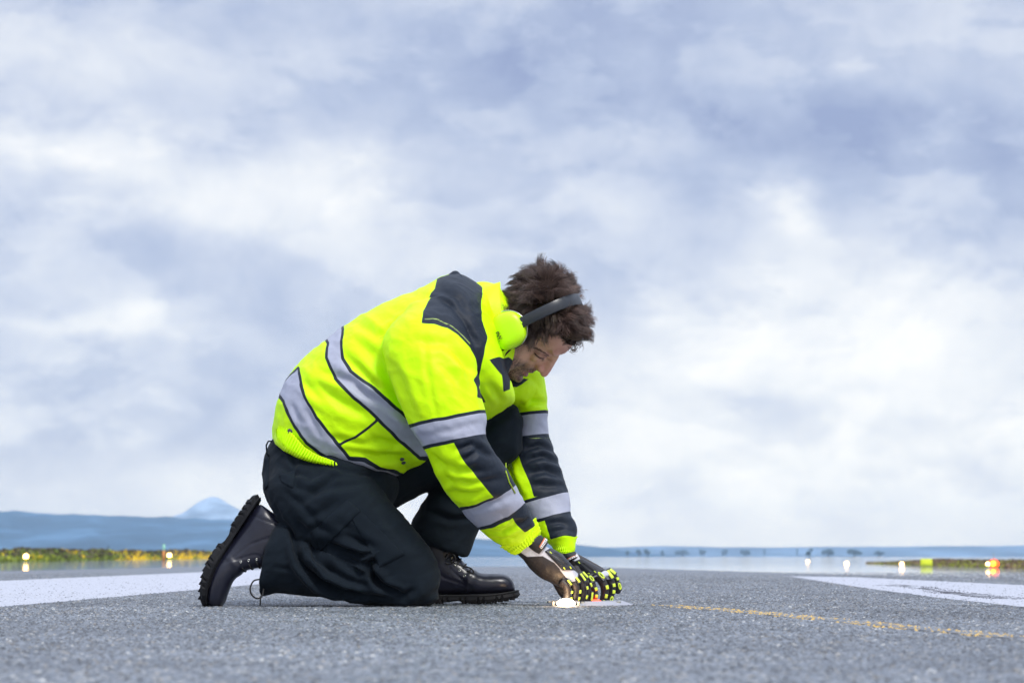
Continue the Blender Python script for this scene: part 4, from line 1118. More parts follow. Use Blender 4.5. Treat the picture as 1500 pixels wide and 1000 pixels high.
CE = Eax*math.cos(ROLL)-Vector((0, 1, 0))*math.sin(ROLL); CS = Vector((0, 1, 0))*math.cos(ROLL)+Eax*math.sin(ROLL)
EN = P(747.5, 483, YH-.078); EFc = EN+CS*.180; EM = (EN+EFc)/2+CE*.012
CE2 = Eax*math.cos(rad(13))-Vector((0, 1, 0))*math.sin(rad(13)); CS2 = Vector((0, 1, 0))*math.cos(rad(13))+Eax*math.sin(rad(13))
BPTS = [EM-CS*(.112*math.copysign(abs(math.cos(q_))**.8, math.cos(q_)))+CE*(.158*math.sin(q_)**.95 if q_ > 0 else 0)-Eay*(.012*math.sin(q_)) for q_ in np.linspace(rad(8), rad(172), 60)]
BKD = KDTree(len(BPTS)); cenH = EM+CE*.02
for i, q_ in enumerate(BPTS): BKD.insert(q_, i)
BKD.balance()
WH = BB.find_nearest(P(806, 414, .02))[0]
cnt = 0; tries = 0
while cnt < 860 and tries < 14000:
    tries += 1
    v = rg.normal(size=3); v /= np.linalg.norm(v)
    if v[2] > .75: continue
    o_ = H(.005, -.01, 0); dd_ = HU*v[0]+HF*v[1]+HS*v[2]
    h = BB.ray_cast(o_+dd_*.25, -dd_, .25)
    if h[0] is None: continue
    if cnt > 760:
        h = BB.find_nearest(WH+Vector((rg.normal(), rg.normal(), rg.normal()))*.018)
    rl = h[0]-HO; u, f, s_ = rl.dot(HU), rl.dot(HF), rl.dot(HS); u = u/1.11 if u < 0 else u
    if u < -.11 or not scalp_ok(u, f, s_): continue
    tone = np.array([.105, .068, .058])*(0.5+.8*rg.random())
    if rg.random() < .12: tone = tone*1.6
    L = .042+.022*rg.random(); lift = .05+.45*rg.random()**2; bias = Vector()
    line_u = np.interp(f, [-.12, -.09, -.05, -.01, .018, .027, .035, .055, .090, .12], [-.10, -.085, -.060, -.045, -.055, -.030, .026, .038, .040, .042])
    if f > .0 and u < line_u+.020: L *= .42; bias = HU*.3-HF*.6; lift *= .3
    elif f > .03 and u > .045: bias = HF*.5; lift += .2
    if f < -.07: lift += .3; L += .008
    gpts = guide(h[0], h[1], L, lift, bias, rg.random())
    spread = .010+.004*rg.random(); conv = .10+.45*rg.random()
    e1 = h[1].orthogonal().normalized(); e2 = h[1].cross(e1)
    for k in range(24):
        r_ = spread*math.sqrt(rg.random()); a_ = rg.random()*6.28; off = e1*(r_*math.cos(a_))+e2*(r_*math.sin(a_))
        w1, w2 = rg.normal()*.0014, rg.normal()*.0014; n_pts = 9 if rg.random() > .3 else 7
        pts = [g_+off*(1-conv*(i/8))+(e1*w1+e2*w2)*(i/8)**1.5*2-h[1]*(.004*(r_/spread)**2) for i, g_ in enumerate(gpts[:n_pts])]
        bad = False
        for q_ in pts:
            b_h = BKD.find(q_)
            if b_h[2] < .0165 and (q_-cenH).length > (b_h[0]-cenH).length-.002: bad = True; break
        if bad: continue
        add_strand(pts, .00042+.0003*rg.random(), tone*(.75+.5*rg.random()), h[1])
    cnt += 1
# stray tufts on the silhouette (back of the crown, and curls at the fringe)
def tuft(px, py, dx, dy, n_, L, curl):
    tgt = P(px, py, YH-.02); h = BB.find_nearest(tgt); base_ = tgt.lerp(h[0], .35)
    dirw = Vector((dx, 0, -dy)).normalized()
    for i in range(n_):
        r0 = base_+Vector((rg.normal()*.005, rg.normal()*.022, rg.normal()*.005)); d_ = (dirw+Vector((rg.normal()*.22, rg.normal()*.35, rg.normal()*.22))).normalized()
        pts = [r0]; cu_ = curl*(.6+.8*rg.random()); l_ = L*(.6+.6*rg.random())
        for k in range(8):
            d_ = (Matrix.Rotation(cu_*.30, 3, 'Y')@d_+Vector((rg.normal()*.05, rg.normal()*.05, rg.normal()*.05))).normalized(); pts.append(pts[-1]+d_*l_/8)
        o = len(hv); c_ = np.array([.15, .10, .085])*(.5+rg.random())
        for k, q_ in enumerate(pts):
            rr = (.0006+.0003*rg.random())*(1-k/8)**.6+.00005
            t_ = (pts[min(k+1, 8)]-pts[max(k-1, 0)]).normalized(); a = t_.cross(Vector((0, 1, 0.1))).normalized(); b_ = a.cross(t_)
            for m_ in range(3): hv.append(q_+(a*math.cos(2.094*m_)+b_*math.sin(2.094*m_))*rr); hc.append(c_)
        for k in range(8):
            for m_ in range(3): a0 = o+k*3; hf.append((a0+m_, a0+(m_+1) % 3, a0+3+(m_+1) % 3, a0+3+m_))
for (px, py, dx, dy, n_, L, curl) in [(768, 388, -.8, -.9, 26, .034, -1.0), (786, 384, .0, -1, 30, .034, 1.0), (796, 384, .3, -1, 24, .030, -1), (812, 388, .3, -1, 26, .028, 1),
                                      (826, 392, .5, -.9, 30, .028, 1.2), (842, 402, .7, -.6, 24, .020, 1), (856, 430, 1, -.3, 20, .018, 1), (858, 462, 1, -.1, 24, .018, -1.2), (860, 478, 1, .1, 20, .016, 1),
                                      (856, 500, .7, .8, 26, .024, 1.4), (846, 510, .4, 1, 30, .026, 1.6), (838, 512, .2, 1, 26, .022, -1.3), (850, 504, .9, .7, 26, .022, 1.8)]:
    tuft(px, py, dx, dy, n_//2, L*.85, curl*.8)
# eyelashes along the lowered lids
lp = []
for q2 in catmull([(782.5, 516.5, 0, 0), (786, 520.8, 0, 0), (790.5, 523.8, 0, 0), (794.5, 524.9, 0, 0), (797.5, 524.2, 0, 0)], 3):
    h_, n_ = onto(BB, q2[0], q2[1])
    if h_ is not None: lp.append(h_+n_*.0007)
if len(lp) > 3: add_strand(lp, .0011, np.array([.010, .007, .006]), HU); add_strand([q_+HU*.0008 for q_ in lp[1:-1]], .0010, np.array([.012, .008, .006]), HU)
# eyebrow hairs
for i in range(95):
    v_ = rg.random(); bx = 780+25*v_; by = 507.5+14.5*v_-1.5*math.sin(v_*3.1)+rg.normal()*1.0
    h_, n_ = onto(BB, bx, by)
    if h_ is None: continue
    d_ = (P(bx-6, by-2.5+rg.normal(), 0)-P(bx, by, 0)).normalized(); d_ = (d_-n_*d_.dot(n_)).normalized()
    add_strand([h_+n_*.0003, h_+n_*.0009+d_*.004, h_+n_*.0008+d_*.008], .00035, np.array([.12, .075, .06]), n_)
me = mesh(hv, hf); cattr(me, 'Hair', np.array(hc)); hair = link('hair', me, M_hair, person)
# dense under-layer of the hair
mb = MB(); nu_, nv_ = 90, 60; cap = []; ok = []
for j in range(nv_+1):
    for i in range(nu_):
        th = math.pi*j/nv_; ph = 2*math.pi*i/nu_
        dd_ = (HU*math.cos(th)+(HF*math.cos(ph)+HS*math.sin(ph))*math.sin(th)); o_ = H(.0, -.01, 0)
        h = BB.ray_cast(o_+dd_*.3, -dd_, .3); q_ = h[0] if h[0] is not None else o_+dd_*.05
        rl = q_-HO; u, f, s_ = rl.dot(HU), rl.dot(HF), rl.dot(HS)
        okk = u > -.11 and scalp_ok(u-.004, f, s_)
        wv_ = vnoise(np.array([[*(q_-HO)]]), 70, 4, 3)[0]
        thick = (.0085+.008*wv_+(.012 if f < -.05 else 0))
        cap.append(q_+dd_*(thick if okk else -.003)); ok.append(okk)
fs = []
for j in range(nv_):
    for i in range(nu_):
        q4 = (j*nu_+i, (j+1)*nu_+i, (j+1)*nu_+(i+1) % nu_, j*nu_+(i+1) % nu_)
        if sum(ok[x] for x in q4) >= 1: fs.append(q4)
cm = mesh(cap, fs); link('hair_underlayer', cm, simple('hair_roots', (.030, .020, .017), .9, .5, 260, .8, .003, spec=.05), hair)

# ================================================================== EAR DEFENDERS
M_cup = simple('cup_hi_vis', (0.52, 0.90, 0.0), 0.38, .02, 30, 0.02, .0005, spec=.5)
M_blkpl = simple('black_plastic', (0.018, 0.022, 0.030), 0.33, .15, 60, .1, .0006, spec=.55)
M_foam = simple('black_foam', (.012, .013, .014), .8, .2, 120, .3)
M_steel = simple('bright_wire', (.55, .56, .52), .25, .1, 50, 0, metal=.9)
ear = empty('ear_defenders', P(748, 483, YH)); tag(ear, 'bright yellow green ear defenders with black headband worn over the man\'s brown hair', 'ear defenders')
def ear_cup(c, sgn):
    vs = []; n = 48; m = 16; kpx = (D0+YH-.1)/FPX
    for j in range(m+1):
        th = math.pi/2*j/m; rr = math.sin(th)**.55 if j else 0; hh = math.cos(th)**.8
        for k in range(n):
            a = 2*math.pi*k/n; ex = 3.0-.5*math.cos(a); ca, sa = math.cos(a), math.sin(a)
            q_ = (abs(ca)**2.5+abs(sa)**2.5)**(-1/2.5)
            vs.append(c+CE2*(27.0*kpx*ca*q_*rr)+Eay*(27.5*kpx*sa*q_*rr*(1-.06*ca))+CS2*(sgn*(.004+.026*hh)))
    for k in range(n): vs.append(vs[m*n+k]+CS2*(-sgn*.014))
    for k in range(n): vs.append(c+(vs[m*n+k]-c)*.8+CS2*(-sgn*.016))
    m += 2
    fs = [(j*n+k, (j+1)*n+k, (j+1)*n+(k+1) % n, j*n+(k+1) % n) for j in range(m) for k in range(n)]
    cupo = link('ear_cup', mesh(vs, fs), M_cup, ear)
    mb = MB()
    ring = []
    for k in range(41):
        a = 2*math.pi*k/40; ring.append(c+CE2*(22.5*kpx*math.cos(a))+Eay*(23*kpx*math.sin(a))+CS2*(-sgn*.017))
    mb.tube(ring, .0095, 12, False); mb.build('cushion', M_foam, cupo)
    mb = MB(); ring = []
    for k in range(41):
        a = 2*math.pi*k/40; ring.append(c+CE2*(25.3*kpx*math.cos(a))+Eay*(25.8*kpx*math.sin(a))+CS2*(-sgn*.0095))
    mb.tube(ring, .0022, 8, False); mb.build('rim', M_blkpl, cupo)
    # wire yoke
    mb = MB(); w3 = []
    for k in range(21):
        a = -1.75+3.0*k/20; w3.append(c+CE2*(29.0*kpx*math.cos(a))+Eay*(29.0*kpx*math.sin(a))+CS2*(sgn*.004))
    mb.tube(w3, .0013, 8); mb.build('wire_yoke', M_steel, cupo)
    return cupo, c, kpx
cupN, cN, kN = ear_cup(EN-CS*.012, -1)
cupF, cF, kF = ear_cup(EFc+CS*.012, 1)
# headband over the crown

vs = []
pts = BPTS
cen = cenH
for i, q_ in enumerate(pts):
    t_ = (pts[min(i+1, len(pts)-1)]-pts[max(i-1, 0)]).normalized()
    out = (q_-cen); out = (out-t_*out.dot(t_)); wd = (Eay-t_*Eay.dot(t_)).normalized(); nr = t_.cross(wd).normalized()
    if nr.dot(out) < 0: nr = -nr
    hw = .0155; th = .0014; hw = .0135+.002*math.sin(math.pi*i/len(pts))
    for (a, b_) in ((-1, -1), (-1, 1), (-.9, 1.5), (.9, 1.5), (1, 1), (1, -1)): vs.append(q_+wd*(hw*a)+nr*(th*b_))
n = 6; fs = [(i*n+k, (i+1)*n+k, (i+1)*n+(k+1) % n, i*n+(k+1) % n) for i in range(len(pts)-1) for k in range(n)]+[tuple(range(n)), tuple((len(pts)-1)*n+k for k in range(n))[::-1]]
band = link('headband', mesh(vs, fs), M_blkpl, ear)
for i_, cc in ((1, M_steel), (len(pts)-2, M_steel)):
    q_ = pts[i_]; mb = MB(); mb.ell(q_+CS*(-.003 if i_ == 1 else .003), .004, .002, .0055, (Eay, CS, CE), 12, 8); mb.build('rivet', M_cup, band)
# lettering on the cup
def text_obj(txt, size, mat, parent, loc, xax, yax, ext=.0004, name='lettering'):
    cu_ = bpy.data.curves.new('txt', 'FONT'); cu_.body = txt; cu_.size = size; cu_.extrude = ext; cu_.align_x = 'CENTER'; cu_.align_y = 'CENTER'
    tmp = bpy.data.objects.new('tmp', cu_); C.objects.link(tmp); dg = bpy.context.evaluated_depsgraph_get()
    me_ = bpy.data.meshes.new_from_object(tmp.evaluated_get(dg)); bpy.data.objects.remove(tmp)
    z = xax.cross(yax).normalized(); M_ = Matrix((xax, yax, z)).transposed().to_4x4(); M_.translation = loc
    me_.transform(M_); me_.materials.clear(); return link(name, me_, mat, parent)
M_ink = simple('black_ink', (.02, .02, .02), .5, .1, 50, 0)
tq = EN-CS*.012; kp = (D0+.03)/FPX
nrm_ = (-CS*.88-CE*.48-Vector((0, 0, .05))).normalized(); xa = (Vector((.55, 0, -.83))); xa = (xa-nrm_*xa.dot(nrm_)).normalized(); ya = nrm_.cross(xa)
CB = BVHTree.FromPolygons([v.co.copy() for v in cupN.data.vertices], [tuple(p_.vertices) for p_ in cupN.data.polygons])
q_, hn_ = onto(CB, 731, 492.5)
if q_ is None: q_ = tq-CS*.02
else: nrm_ = (hn_*.35-CS2*.8).normalized(); xa = (Vector((.50, 0, -.86))); xa = (xa-nrm_*xa.dot(nrm_)).normalized(); ya = nrm_.cross(xa)
q_ = q_+nrm_*.0040
text_obj('PW.', .0150, M_ink, cupN, q_, xa, ya, .0016)

# ================================================================== BOOTS
M_leather = simple('black_leather', (0.009, 0.010, 0.021), 0.33, .2, 25, .10, .0012, spec=.5)
M_sole = simple('black_rubber', (.006, .0065, .009), .7, .2, 60, .2, spec=.3)
M_lace = simple('black_lace', (.010, .010, .011), .8, .2, 300, .4)
def boot(label_loc, origin, L_ax, H_ax, W_ax, bend=0.0, sx=1.0):
    """L from toe (0) to heel, H up from the tread, W sideways. origin = tread point under the toe tip"""
    def B(l, h, w_):
        h2 = h+bend*max(0, .13-l)**2*18
        return origin+L_ax*(l*sx)+H_ax*h2+W_ax*w_
    def bloft(secs, n=36, seg=6):
        R = catmull(secs, seg); vs = []
        for (l0, h0, l1, h1, w_) in R:                      # bottom point, top point, half width
            for k in range(n):
                a = 2*math.pi*k/n; ca, sa = math.cos(a), math.sin(a); cc = math.copysign(abs(ca)**.85, ca); ss = math.copysign(abs(sa)**.85, sa)
                vs.append(B((l0+l1)/2+(l1-l0)/2*cc, (h0+h1)/2+(h1-h0)/2*cc, w_*ss))
        m = len(R); fs = [(i*n+k, i*n+(k+1) % n, (i+1)*n+(k+1) % n, (i+1)*n+k) for i in range(m-1) for k in range(n)]+[tuple(range(n))[::-1], tuple((m-1)*n+k for k in range(n))]
        return vs, fs
    foot = [(.010, .026, .012, .042, .012), (.016, .022, .020, .058, .030), (.034, .020, .038, .072, .042), (.065, .020, .068, .078, .048), (.10, .020, .104, .082, .049), (.135, .020, .138, .096, .045),
            (.17, .022, .165, .122, .041), (.21, .022, .195, .150, .039), (.255, .022, .245, .150, .038), (.285, .024, .282, .130, .034), (.303, .03, .300, .10, .022)]
    shaft = [(.165, .09, .305, .075, .034), (.172, .12, .303, .115, .038), (.180, .155, .300, .150, .041), (.186, .19, .300, .185, .044), (.190, .225, .302, .222, .046)]
    me, co, gid = remesh([bloft(foot), bloft([(a, b_, c, d_, e_) for a, b_, c, d_, e_ in shaft])], .0036, 6)
    nn = normals(me); dsp = vnoise(co, 22, 6, 3)*.0018
    rel_ = co-np.array(origin); l_ = rel_@np.array(L_ax); h_ = rel_@np.array(H_ax)
    lh = np.stack([l_*1000, h_*1000], 1)
    for ln in ([(118, 20), (128, 45), (150, 62), (158, 72)], [(126, 20), (134, 44), (154, 56), (200, 70), (250, 110), (262, 160)], [(262, 22), (270, 60), (285, 120)], [(158, 70), (185, 95), (205, 160), (212, 215)]):
        dsp -= .0016*np.exp(-(dline(lh, ln)[0]/2.4)**2)
    dsp += .0025*np.exp(-(dline(lh, [(118, 90), (135, 75), (140, 50)])[0]/7)**2)
    co = co+nn*dsp[:, None]; co[:, 2] = np.maximum(co[:, 2], .002); put(me, co)
    bo = link('boot', me, M_leather, person)
    # sole: outline swept with lugs
    def outline(l):
        return np.interp(l, [0, .008, .03, .07, .11, .16, .21, .26, .295, .312, .316], [.0, .022, .041, .051, .052, .042, .037, .040, .036, .020, .0])
    ls = np.concatenate([np.linspace(0, .03, 10), np.linspace(.035, .285, 50), np.linspace(.288, .316, 10)])
    ring_ = [(l, outline(l)) for l in ls]+[(l, -outline(l)) for l in ls[::-1][1:-1]]
    def slab(h0, h1, k0, k1, name, mat, parent, lug=0.0, bulge=.002):
        vs = []; lev = [(h0, k0), ((h0+h1)/2, (k0+k1)/2+bulge/.05), (h1, k1)]; n = len(ring_)
        for li, (h, k_) in enumerate(lev):
            for i, (l, w_) in enumerate(ring_):
                lg = 0
                if lug and li < 2 and ((l*1000+3) % 17 < 3.0): lg = -lug
                arch = .010*math.exp(-((l-.185)/.020)**2) if (lug and li == 0) else 0
                vs.append(B(.158+(l-.158)*(k_ if not lg else k_-.018), h+arch, w_*(k_ if not lg else k_-.09)))
        fs = [(j*n+i, (j+1)*n+i, (j+1)*n+(i+1) % n, j*n+(i+1) % n) for j in range(2) for i in range(n)]+[tuple(range(n)), tuple(2*n+i for i in range(n))[::-1]]
        return link(name, mesh(vs, fs, False), mat, parent)
    so_ = slab(.0035, .0195, .975, 1.0, 'sole', M_sole, bo, .0035)
    slab(.0198, .0255, 1.0, .985, 'welt', M_sole, bo, 0, .001)
    # tread lugs under the sole
    for l in np.arange(.012, .30, .017):
        if .165 < l < .205: continue
        w_ = outline(l+.005)*.9
        if w_ > .012:
            mb = MB(); mb.box(B(l+.0065, .003, 0), .0138, w_*2, .0046, (L_ax, W_ax, H_ax), .001); mb.build('lug', M_sole, so_)
    # eyelets and laces
    bvh_b = BVHTree.FromPolygons([Vector(v) for v in co], [tuple(p_.vertices) for p_ in me.polygons])
    for i, (l, h) in enumerate(((.133, .090), (.147, .104), (.160, .120), (.170, .138), (.180, .158))):
        mb = MB(); 
        for sgn in (1, -1):
            hh = bvh_b.ray_cast(B(l+.020, h-.014, sgn*.12), W_ax*(-sgn), .2)
            if hh[0] is None: continue
            c = hh[0]; n_ = hh[1] if hh[1].dot(W_ax)*sgn > 0 else -hh[1]; e1 = n_.orthogonal().normalized(); e2 = n_.cross(e1)
            e_ = MB(); rgp = [c+e1*(.0026*math.cos(q_))+e2*(.0026*math.sin(q_))+n_*.0008 for q_ in np.linspace(0, 2*math.pi, 13)]
            e_.tube(rgp, .0009, 6, False); e_.build('eyelet', M_steel, bo)
        lp_ = []
        for ww in np.linspace(-.036, .036, 9):
            o_ = B(l-.03, h+.05, ww); d_ = (B(l+.02, h-.02, ww)-o_).normalized(); hh = bvh_b.ray_cast(o_, d_, .2)
            if hh[0] is not None: lp_.append(hh[0]-d_*.0012)
        mb.tube(lp_ if len(lp_) > 2 else [B(l, h, -.02), B(l, h, .02)], .0021, 6)
        mb.build('lace', M_lace, bo)
    return bo, B
lx = (P(371, 722, 0)-P(272, 871, 0)); Lx = lx.normalized(); 
Hx = Vector((Lx.z, 0, -Lx.x)).normalized()
if Hx.x < 0: Hx = -Hx
b1, B1 = boot('', P(272, 871, 0), Lx, Hx, Vector((0, 1, 0)), .15, lx.length/.316)
Lf = (P(597, 885.5, .27)-P(760, 882.5, .27)); Lfn = Vector((Lf.x, 0, 0)).normalized()
o2 = P(760, 880, .27); o2.z = .0
b2, B2 = boot('', o2, Lfn, Vector((0, 0, 1)), Vector((0, 1, 0)), 0.045, Lf.length/.316)
# loose bow on the near boot
mb = MB(); loop = catmull([(384, 848, -.06, 0), (372, 850, -.065, 0), (366.5, 861, -.07, 0), (369, 871, -.07, 0), (377, 876, -.065, 0), (384, 872, -.062, 0), (386, 862, -.055, 0)], 5)
mb.tube([P(a, b_, c) for a, b_, c, _ in loop], .0021, 7); mb.tube([P(382, 872, -.062), P(381.5, 878, -.064), P(381, 886, -.062)], .0021, 7)
mb.build('bow', M_lace, b1)
# bow on the far boot
mb = MB()
for pts_ in ([(655, 818, .22, 0), (664, 812, .20, 0), (667, 820, .20, 0), (658, 826, .21, 0), (652, 824, .22, 0)], [(660, 822, .22, 0), (676, 828, .20, 0), (690, 832, .20, 0), (694, 840, .20, 0), (684, 836, .21, 0)]):
    mb.tube([P(a, b_, c) for a, b_, c, _ in catmull(pts_, 4)], .002, 6)
mb.build('bow', M_lace, b2)

# ================================================================== GLOVES
M_gpalm = simple('dark_brown_palm', (0.030, 0.022, 0.020), 0.5, .35, 40, .4, .002)
M_gknit = simple('white_knit', (0.48, 0.49, 0.56), 0.85, .12, 150, .5, .002)
M_gblk = simple('moulded_black', (0.020, 0.021, 0.028), 0.42, .15, 60, .1, .001)
M_gyel = simple('pad_yellow', (0.62, 0.78, 0.05), 0.42, .06, 50, .1, .001)
M_gstrap = simple('strap_black', (.016, .017, .022), .6, .2, 80, .3)
M_orng = simple('label_orange', (.62, .16, .06), .6, .1, 50, 0); M_wht = simple('label_white', (.75, .75, .76), .6, .05, 50, 0)
def glove(palm, fingers, plate, strapr, label, labdir, dors):
    """palm: loft rows; fingers: name -> joint rows (px,py,y,r); plate: four traced corners"""
    parts = [loft(palm, 5, 30, pw=2.3)]; paths = []
    for fg in fingers:
        R = catmull([(a, b_, c, r_) for a, b_, c, r_ in fg], 5); mb = MB(); pts = [P(a, b_, c) for a, b_, c, _ in R]
        mb.tube(pts, [r_ for *_, r_ in R], 14); mb.ell(pts[-1], R[-1][3], R[-1][3], R[-1][3]*.9, nu=12, nv=8); parts.append((mb.v, mb.f)); paths.append((pts, [r_ for *_, r_ in R]))
    me, co, gid = remesh(parts, .0023, 3, .4)
    nn = normals(me); co = co+nn*(vnoise(co, 60, 12, 3)*.0013)[:, None]; put(me, co)
    pg = to_px(co, palm[2][4]-.03)
    a = np.array([sdpoly(pg, pl) for pl in label['knit']]).min(0)
    attr(me, 'd_knit', a)
    m_, t, b = new_mat('glove_fabric'); tc = t.add('ShaderNodeTexCoord').outputs['Object']
    kf = t.math('ADD', .5, t.math('MULTIPLY', t.add('ShaderNodeAttribute', attribute_name='d_knit').outputs['Fac'], -1.2), clamp=True)
    brown = t.mix(t.noise(tc, 45, 4, .6), (.010, .008, .008), (.030, .021, .019)); wht = t.mix(t.noise(tc, 220, 2), (.38, .39, .45), (.60, .61, .68))
    t.put(b.inputs['Base Color'], t.mix(kf, brown, wht)); t.put(b.inputs['Roughness'], t.math('ADD', .5, t.math('MULTIPLY', kf, .35)))
    t.put(b.inputs['Normal'], t.bump(t.noise(tc, 260, 3), .4, .0015))
    go = link('glove', me, m_, person)
    GB = BVHTree.FromPolygons([Vector(v) for v in co], [tuple(p_.vertices) for p_ in me.polygons])
    # moulded back plate
    pl = patch('back_guard', plate, GB, .004, .006, M_gblk, go, 22, 12, puff=.003)
    PB = BVHTree.FromPolygons([v.co.copy() for v in pl.data.vertices], [tuple(p_.vertices) for p_ in pl.data.polygons])
    A_, B__, C_, D_ = [np.array(c) for c in plate]
    bil = lambda u, v: (A_*(1-u)+B__*u)*(1-v)+(D_*(1-u)+C_*u)*v
    for i in range(9):                                     # ribs across the guard
        u = .22+.065*i; rp = []
        for v in (.14, .30, .46):
            h, nr = onto(PB, *bil(u, v))
            if h: rp.append(h+nr*.0006)
        if len(rp) == 3:
            mb = MB(); mb.tube(rp, .0011, 6); mb.build('guard_rib', M_gblk, pl)
        rp = []
        for v in (.56, .72, .88):
            h, nr = onto(PB, *bil(u, v))
            if h: rp.append(h+nr*.0006)
        if len(rp) == 3:
            mb = MB(); mb.tube(rp, .0011, 6); mb.build('guard_rib', M_gblk, pl)
    ax_ = (P(*plate[1], 0)-P(*plate[0], 0)).normalized()
    for (u, v) in label['ticks']:
        h, nr = onto(PB, *bil(u, v))
        if h:
            x_ = (ax_-nr*ax_.dot(nr)).normalized(); mb = MB(); mb.box(h+nr*.0008, .0075, .0026, .002, (x_, nr.cross(x_), nr), .0007); mb.build('guard_tick', M_gyel, pl)
    # knuckle and finger pads
    for (pts, rr), fp in zip(paths, label['pads']):
        cum = np.r_[0, np.cumsum([(pts[i+1]-pts[i]).length for i in range(len(pts)-1)])]
        back = []
        for (s0, s1, kind) in fp:
            sm = (s0+s1)/2*cum[-1]; i = min(int(np.searchsorted(cum, sm)), len(pts)-1); i = max(1, i)
            t_ = (pts[i]-pts[i-1]).normalized(); o_ = (dors-t_*dors.dot(t_)).normalized(); w_ = t_.cross(o_)
            f = (sm-cum[i-1])/(cum[i]-cum[i-1]); c = pts[i-1].lerp(pts[i], f)+o_*(rr[i]+.0012); Ln = (s1-s0)*cum[-1]
            wd = rr[i]*.78
            mb = MB(); mb.box(c-o_*.0005, Ln*1.2, wd*1.5, .0034, (t_, w_, o_), .0012); bkp = mb.build('pad_base', M_gblk, go)
            if kind == 'ring':
                mb = MB()
                loop = [c+t_*(Ln*.40*math.cos(q_))+w_*(wd*.40*math.sin(q_))+o_*.0022 for q_ in np.linspace(0, 2*math.pi, 17)]
                mb.tube(loop, .0019, 7, False); mb.build('knuckle_pad', M_gyel, go)
            else:
                mb = MB(); mb.box(c+o_*.0020, Ln*.92, wd*1.0, .0034, (t_, w_, o_), .0013); mb.build('finger_pad', M_gyel, go)
    # wrist strap with label
    mb = MB(); vs = []
    R = catmull(strapr, 4); n = 40
    for (ax_0, ay, bx, by, yc, yh) in R:
        a = P(ax_0, ay, yc); b_ = P(bx, by, yc); c = (a+b_)/2; h = (b_-a)/2
        for k in range(n): q_ = 2*math.pi*k/n; vs.append(c+h*math.cos(q_)+Vector((0, yh*math.sin(q_), 0)))
    m = len(R); fs = [(i*n+k, i*n+(k+1) % n, (i+1)*n+(k+1) % n, (i+1)*n+k) for i in range(m-1) for k in range(n)]
    st_o = link('wrist_strap', mesh(vs, fs), M_gstrap, go); md = st_o.modifiers.new('s', 'SOLIDIFY'); md.thickness = .003; md.offset = 1
    SB = BVHTree.FromPolygons([Vector(v) for v in vs], fs)
    (l0, l1, l2, l3) = labdir
    patch('strap_label', (l0, l1, l2, l3), SB, .0042, .001, M_orng, st_o, 8, 4)
    mid = lambda a, b_, f: tuple(np.array(a)*(1-f)+np.array(b_)*f)
    wl = patch('strap_label', (mid(l0, l3, .30), mid(l1, l2, .30), l2, l3), SB, .0050, .001, M_wht, st_o, 8, 4)
    for i in range(6):                                     # illegible block lettering
        u0 = .10+.14*i; bl = mid(mid(l0, l3, .42), mid(l1, l2, .42), u0); tl_ = mid(l3, l2, u0+.02); c = mid(bl, tl_, .45)
        h, nr = onto(SB, *c)
        if h:
            x_ = (P(*l1, 0)-P(*l0, 0)).normalized(); x_ = (x_-nr*x_.dot(nr)).normalized(); y_ = nr.cross(x_)
            mb = MB(); mb.box(h+nr*.0056, .0012, .0045, .0006, (x_, y_, nr))
            if i % 2: mb.box(h+nr*.0056+x_*.0012+y_*.0014, .0015, .0010, .0006, (x_, y_, nr))
            mb.build('label_mark', M_ink, wl)
    return go
gn = glove([(757, 811, 786, 786, .03, .026), (765, 818, 795, 796, .04, .029), (776, 832, 810, 806, .05, .034), (790, 845, 827, 816, .058, .040), (806, 853, 841, 830, .065, .042), (819, 860, 848, 843, .07, .038)],
           [[(822, 852, .030, .0125), (829, 858, .026, .0115), (831, 870, .026, .0105), (828, 880, .030, .0095)],
            [(834, 846, .052, .0125), (842, 856, .048, .0115), (843, 869, .048, .0105), (840, 881, .052, .0095)],
            [(842, 842, .078, .0125), (851, 854, .076, .0115), (854, 868, .076, .0105), (850, 881, .078, .0095)],
            [(845, 840, .102, .012), (856, 851, .102, .0115), (861, 867, .102, .0105), (859, 880, .102, .0095)],
            [(808, 838, .088, .012), (817, 855, .098, .012), (826, 870, .095, .0115), (836, 880, .09, .0105)]],
           [(798, 807), (824, 835), (841, 834), (812, 801)], [(772, 803, 790, 781, .03, .036), (780, 810, 797, 788, .036, .037), (787, 814, 803, 795, .042, .038)],
           {'knit': [[(750, 800), (772, 815), (795, 814), (812, 824), (822, 835), (835, 830), (805, 795), (780, 780)], [(820, 834), (829, 845), (838, 852), (845, 850), (848, 840), (838, 832)]],
            'ticks': [(.14, .35), (.90, .30), (.90, .85)],
            'pads': [[(.12, .42, 'bar'), (.52, .64, 'bar'), (.72, .84, 'bar')], [(.08, .40, 'bar'), (.52, .66, 'bar'), (.74, .88, 'bar')], [(.06, .38, 'bar'), (.48, .60, 'bar'), (.70, .84, 'bar')],
                     [(.08, .34, 'bar'), (.44, .58, 'bar'), (.68, .96, 'bar')], []]},
           [(787, 803), (796, 789), (798, 795), (791, 805)][:4] and [(789, 800), (796, 788), (800, 792), (793, 803)], Vector((.85, -.42, .30)).normalized())
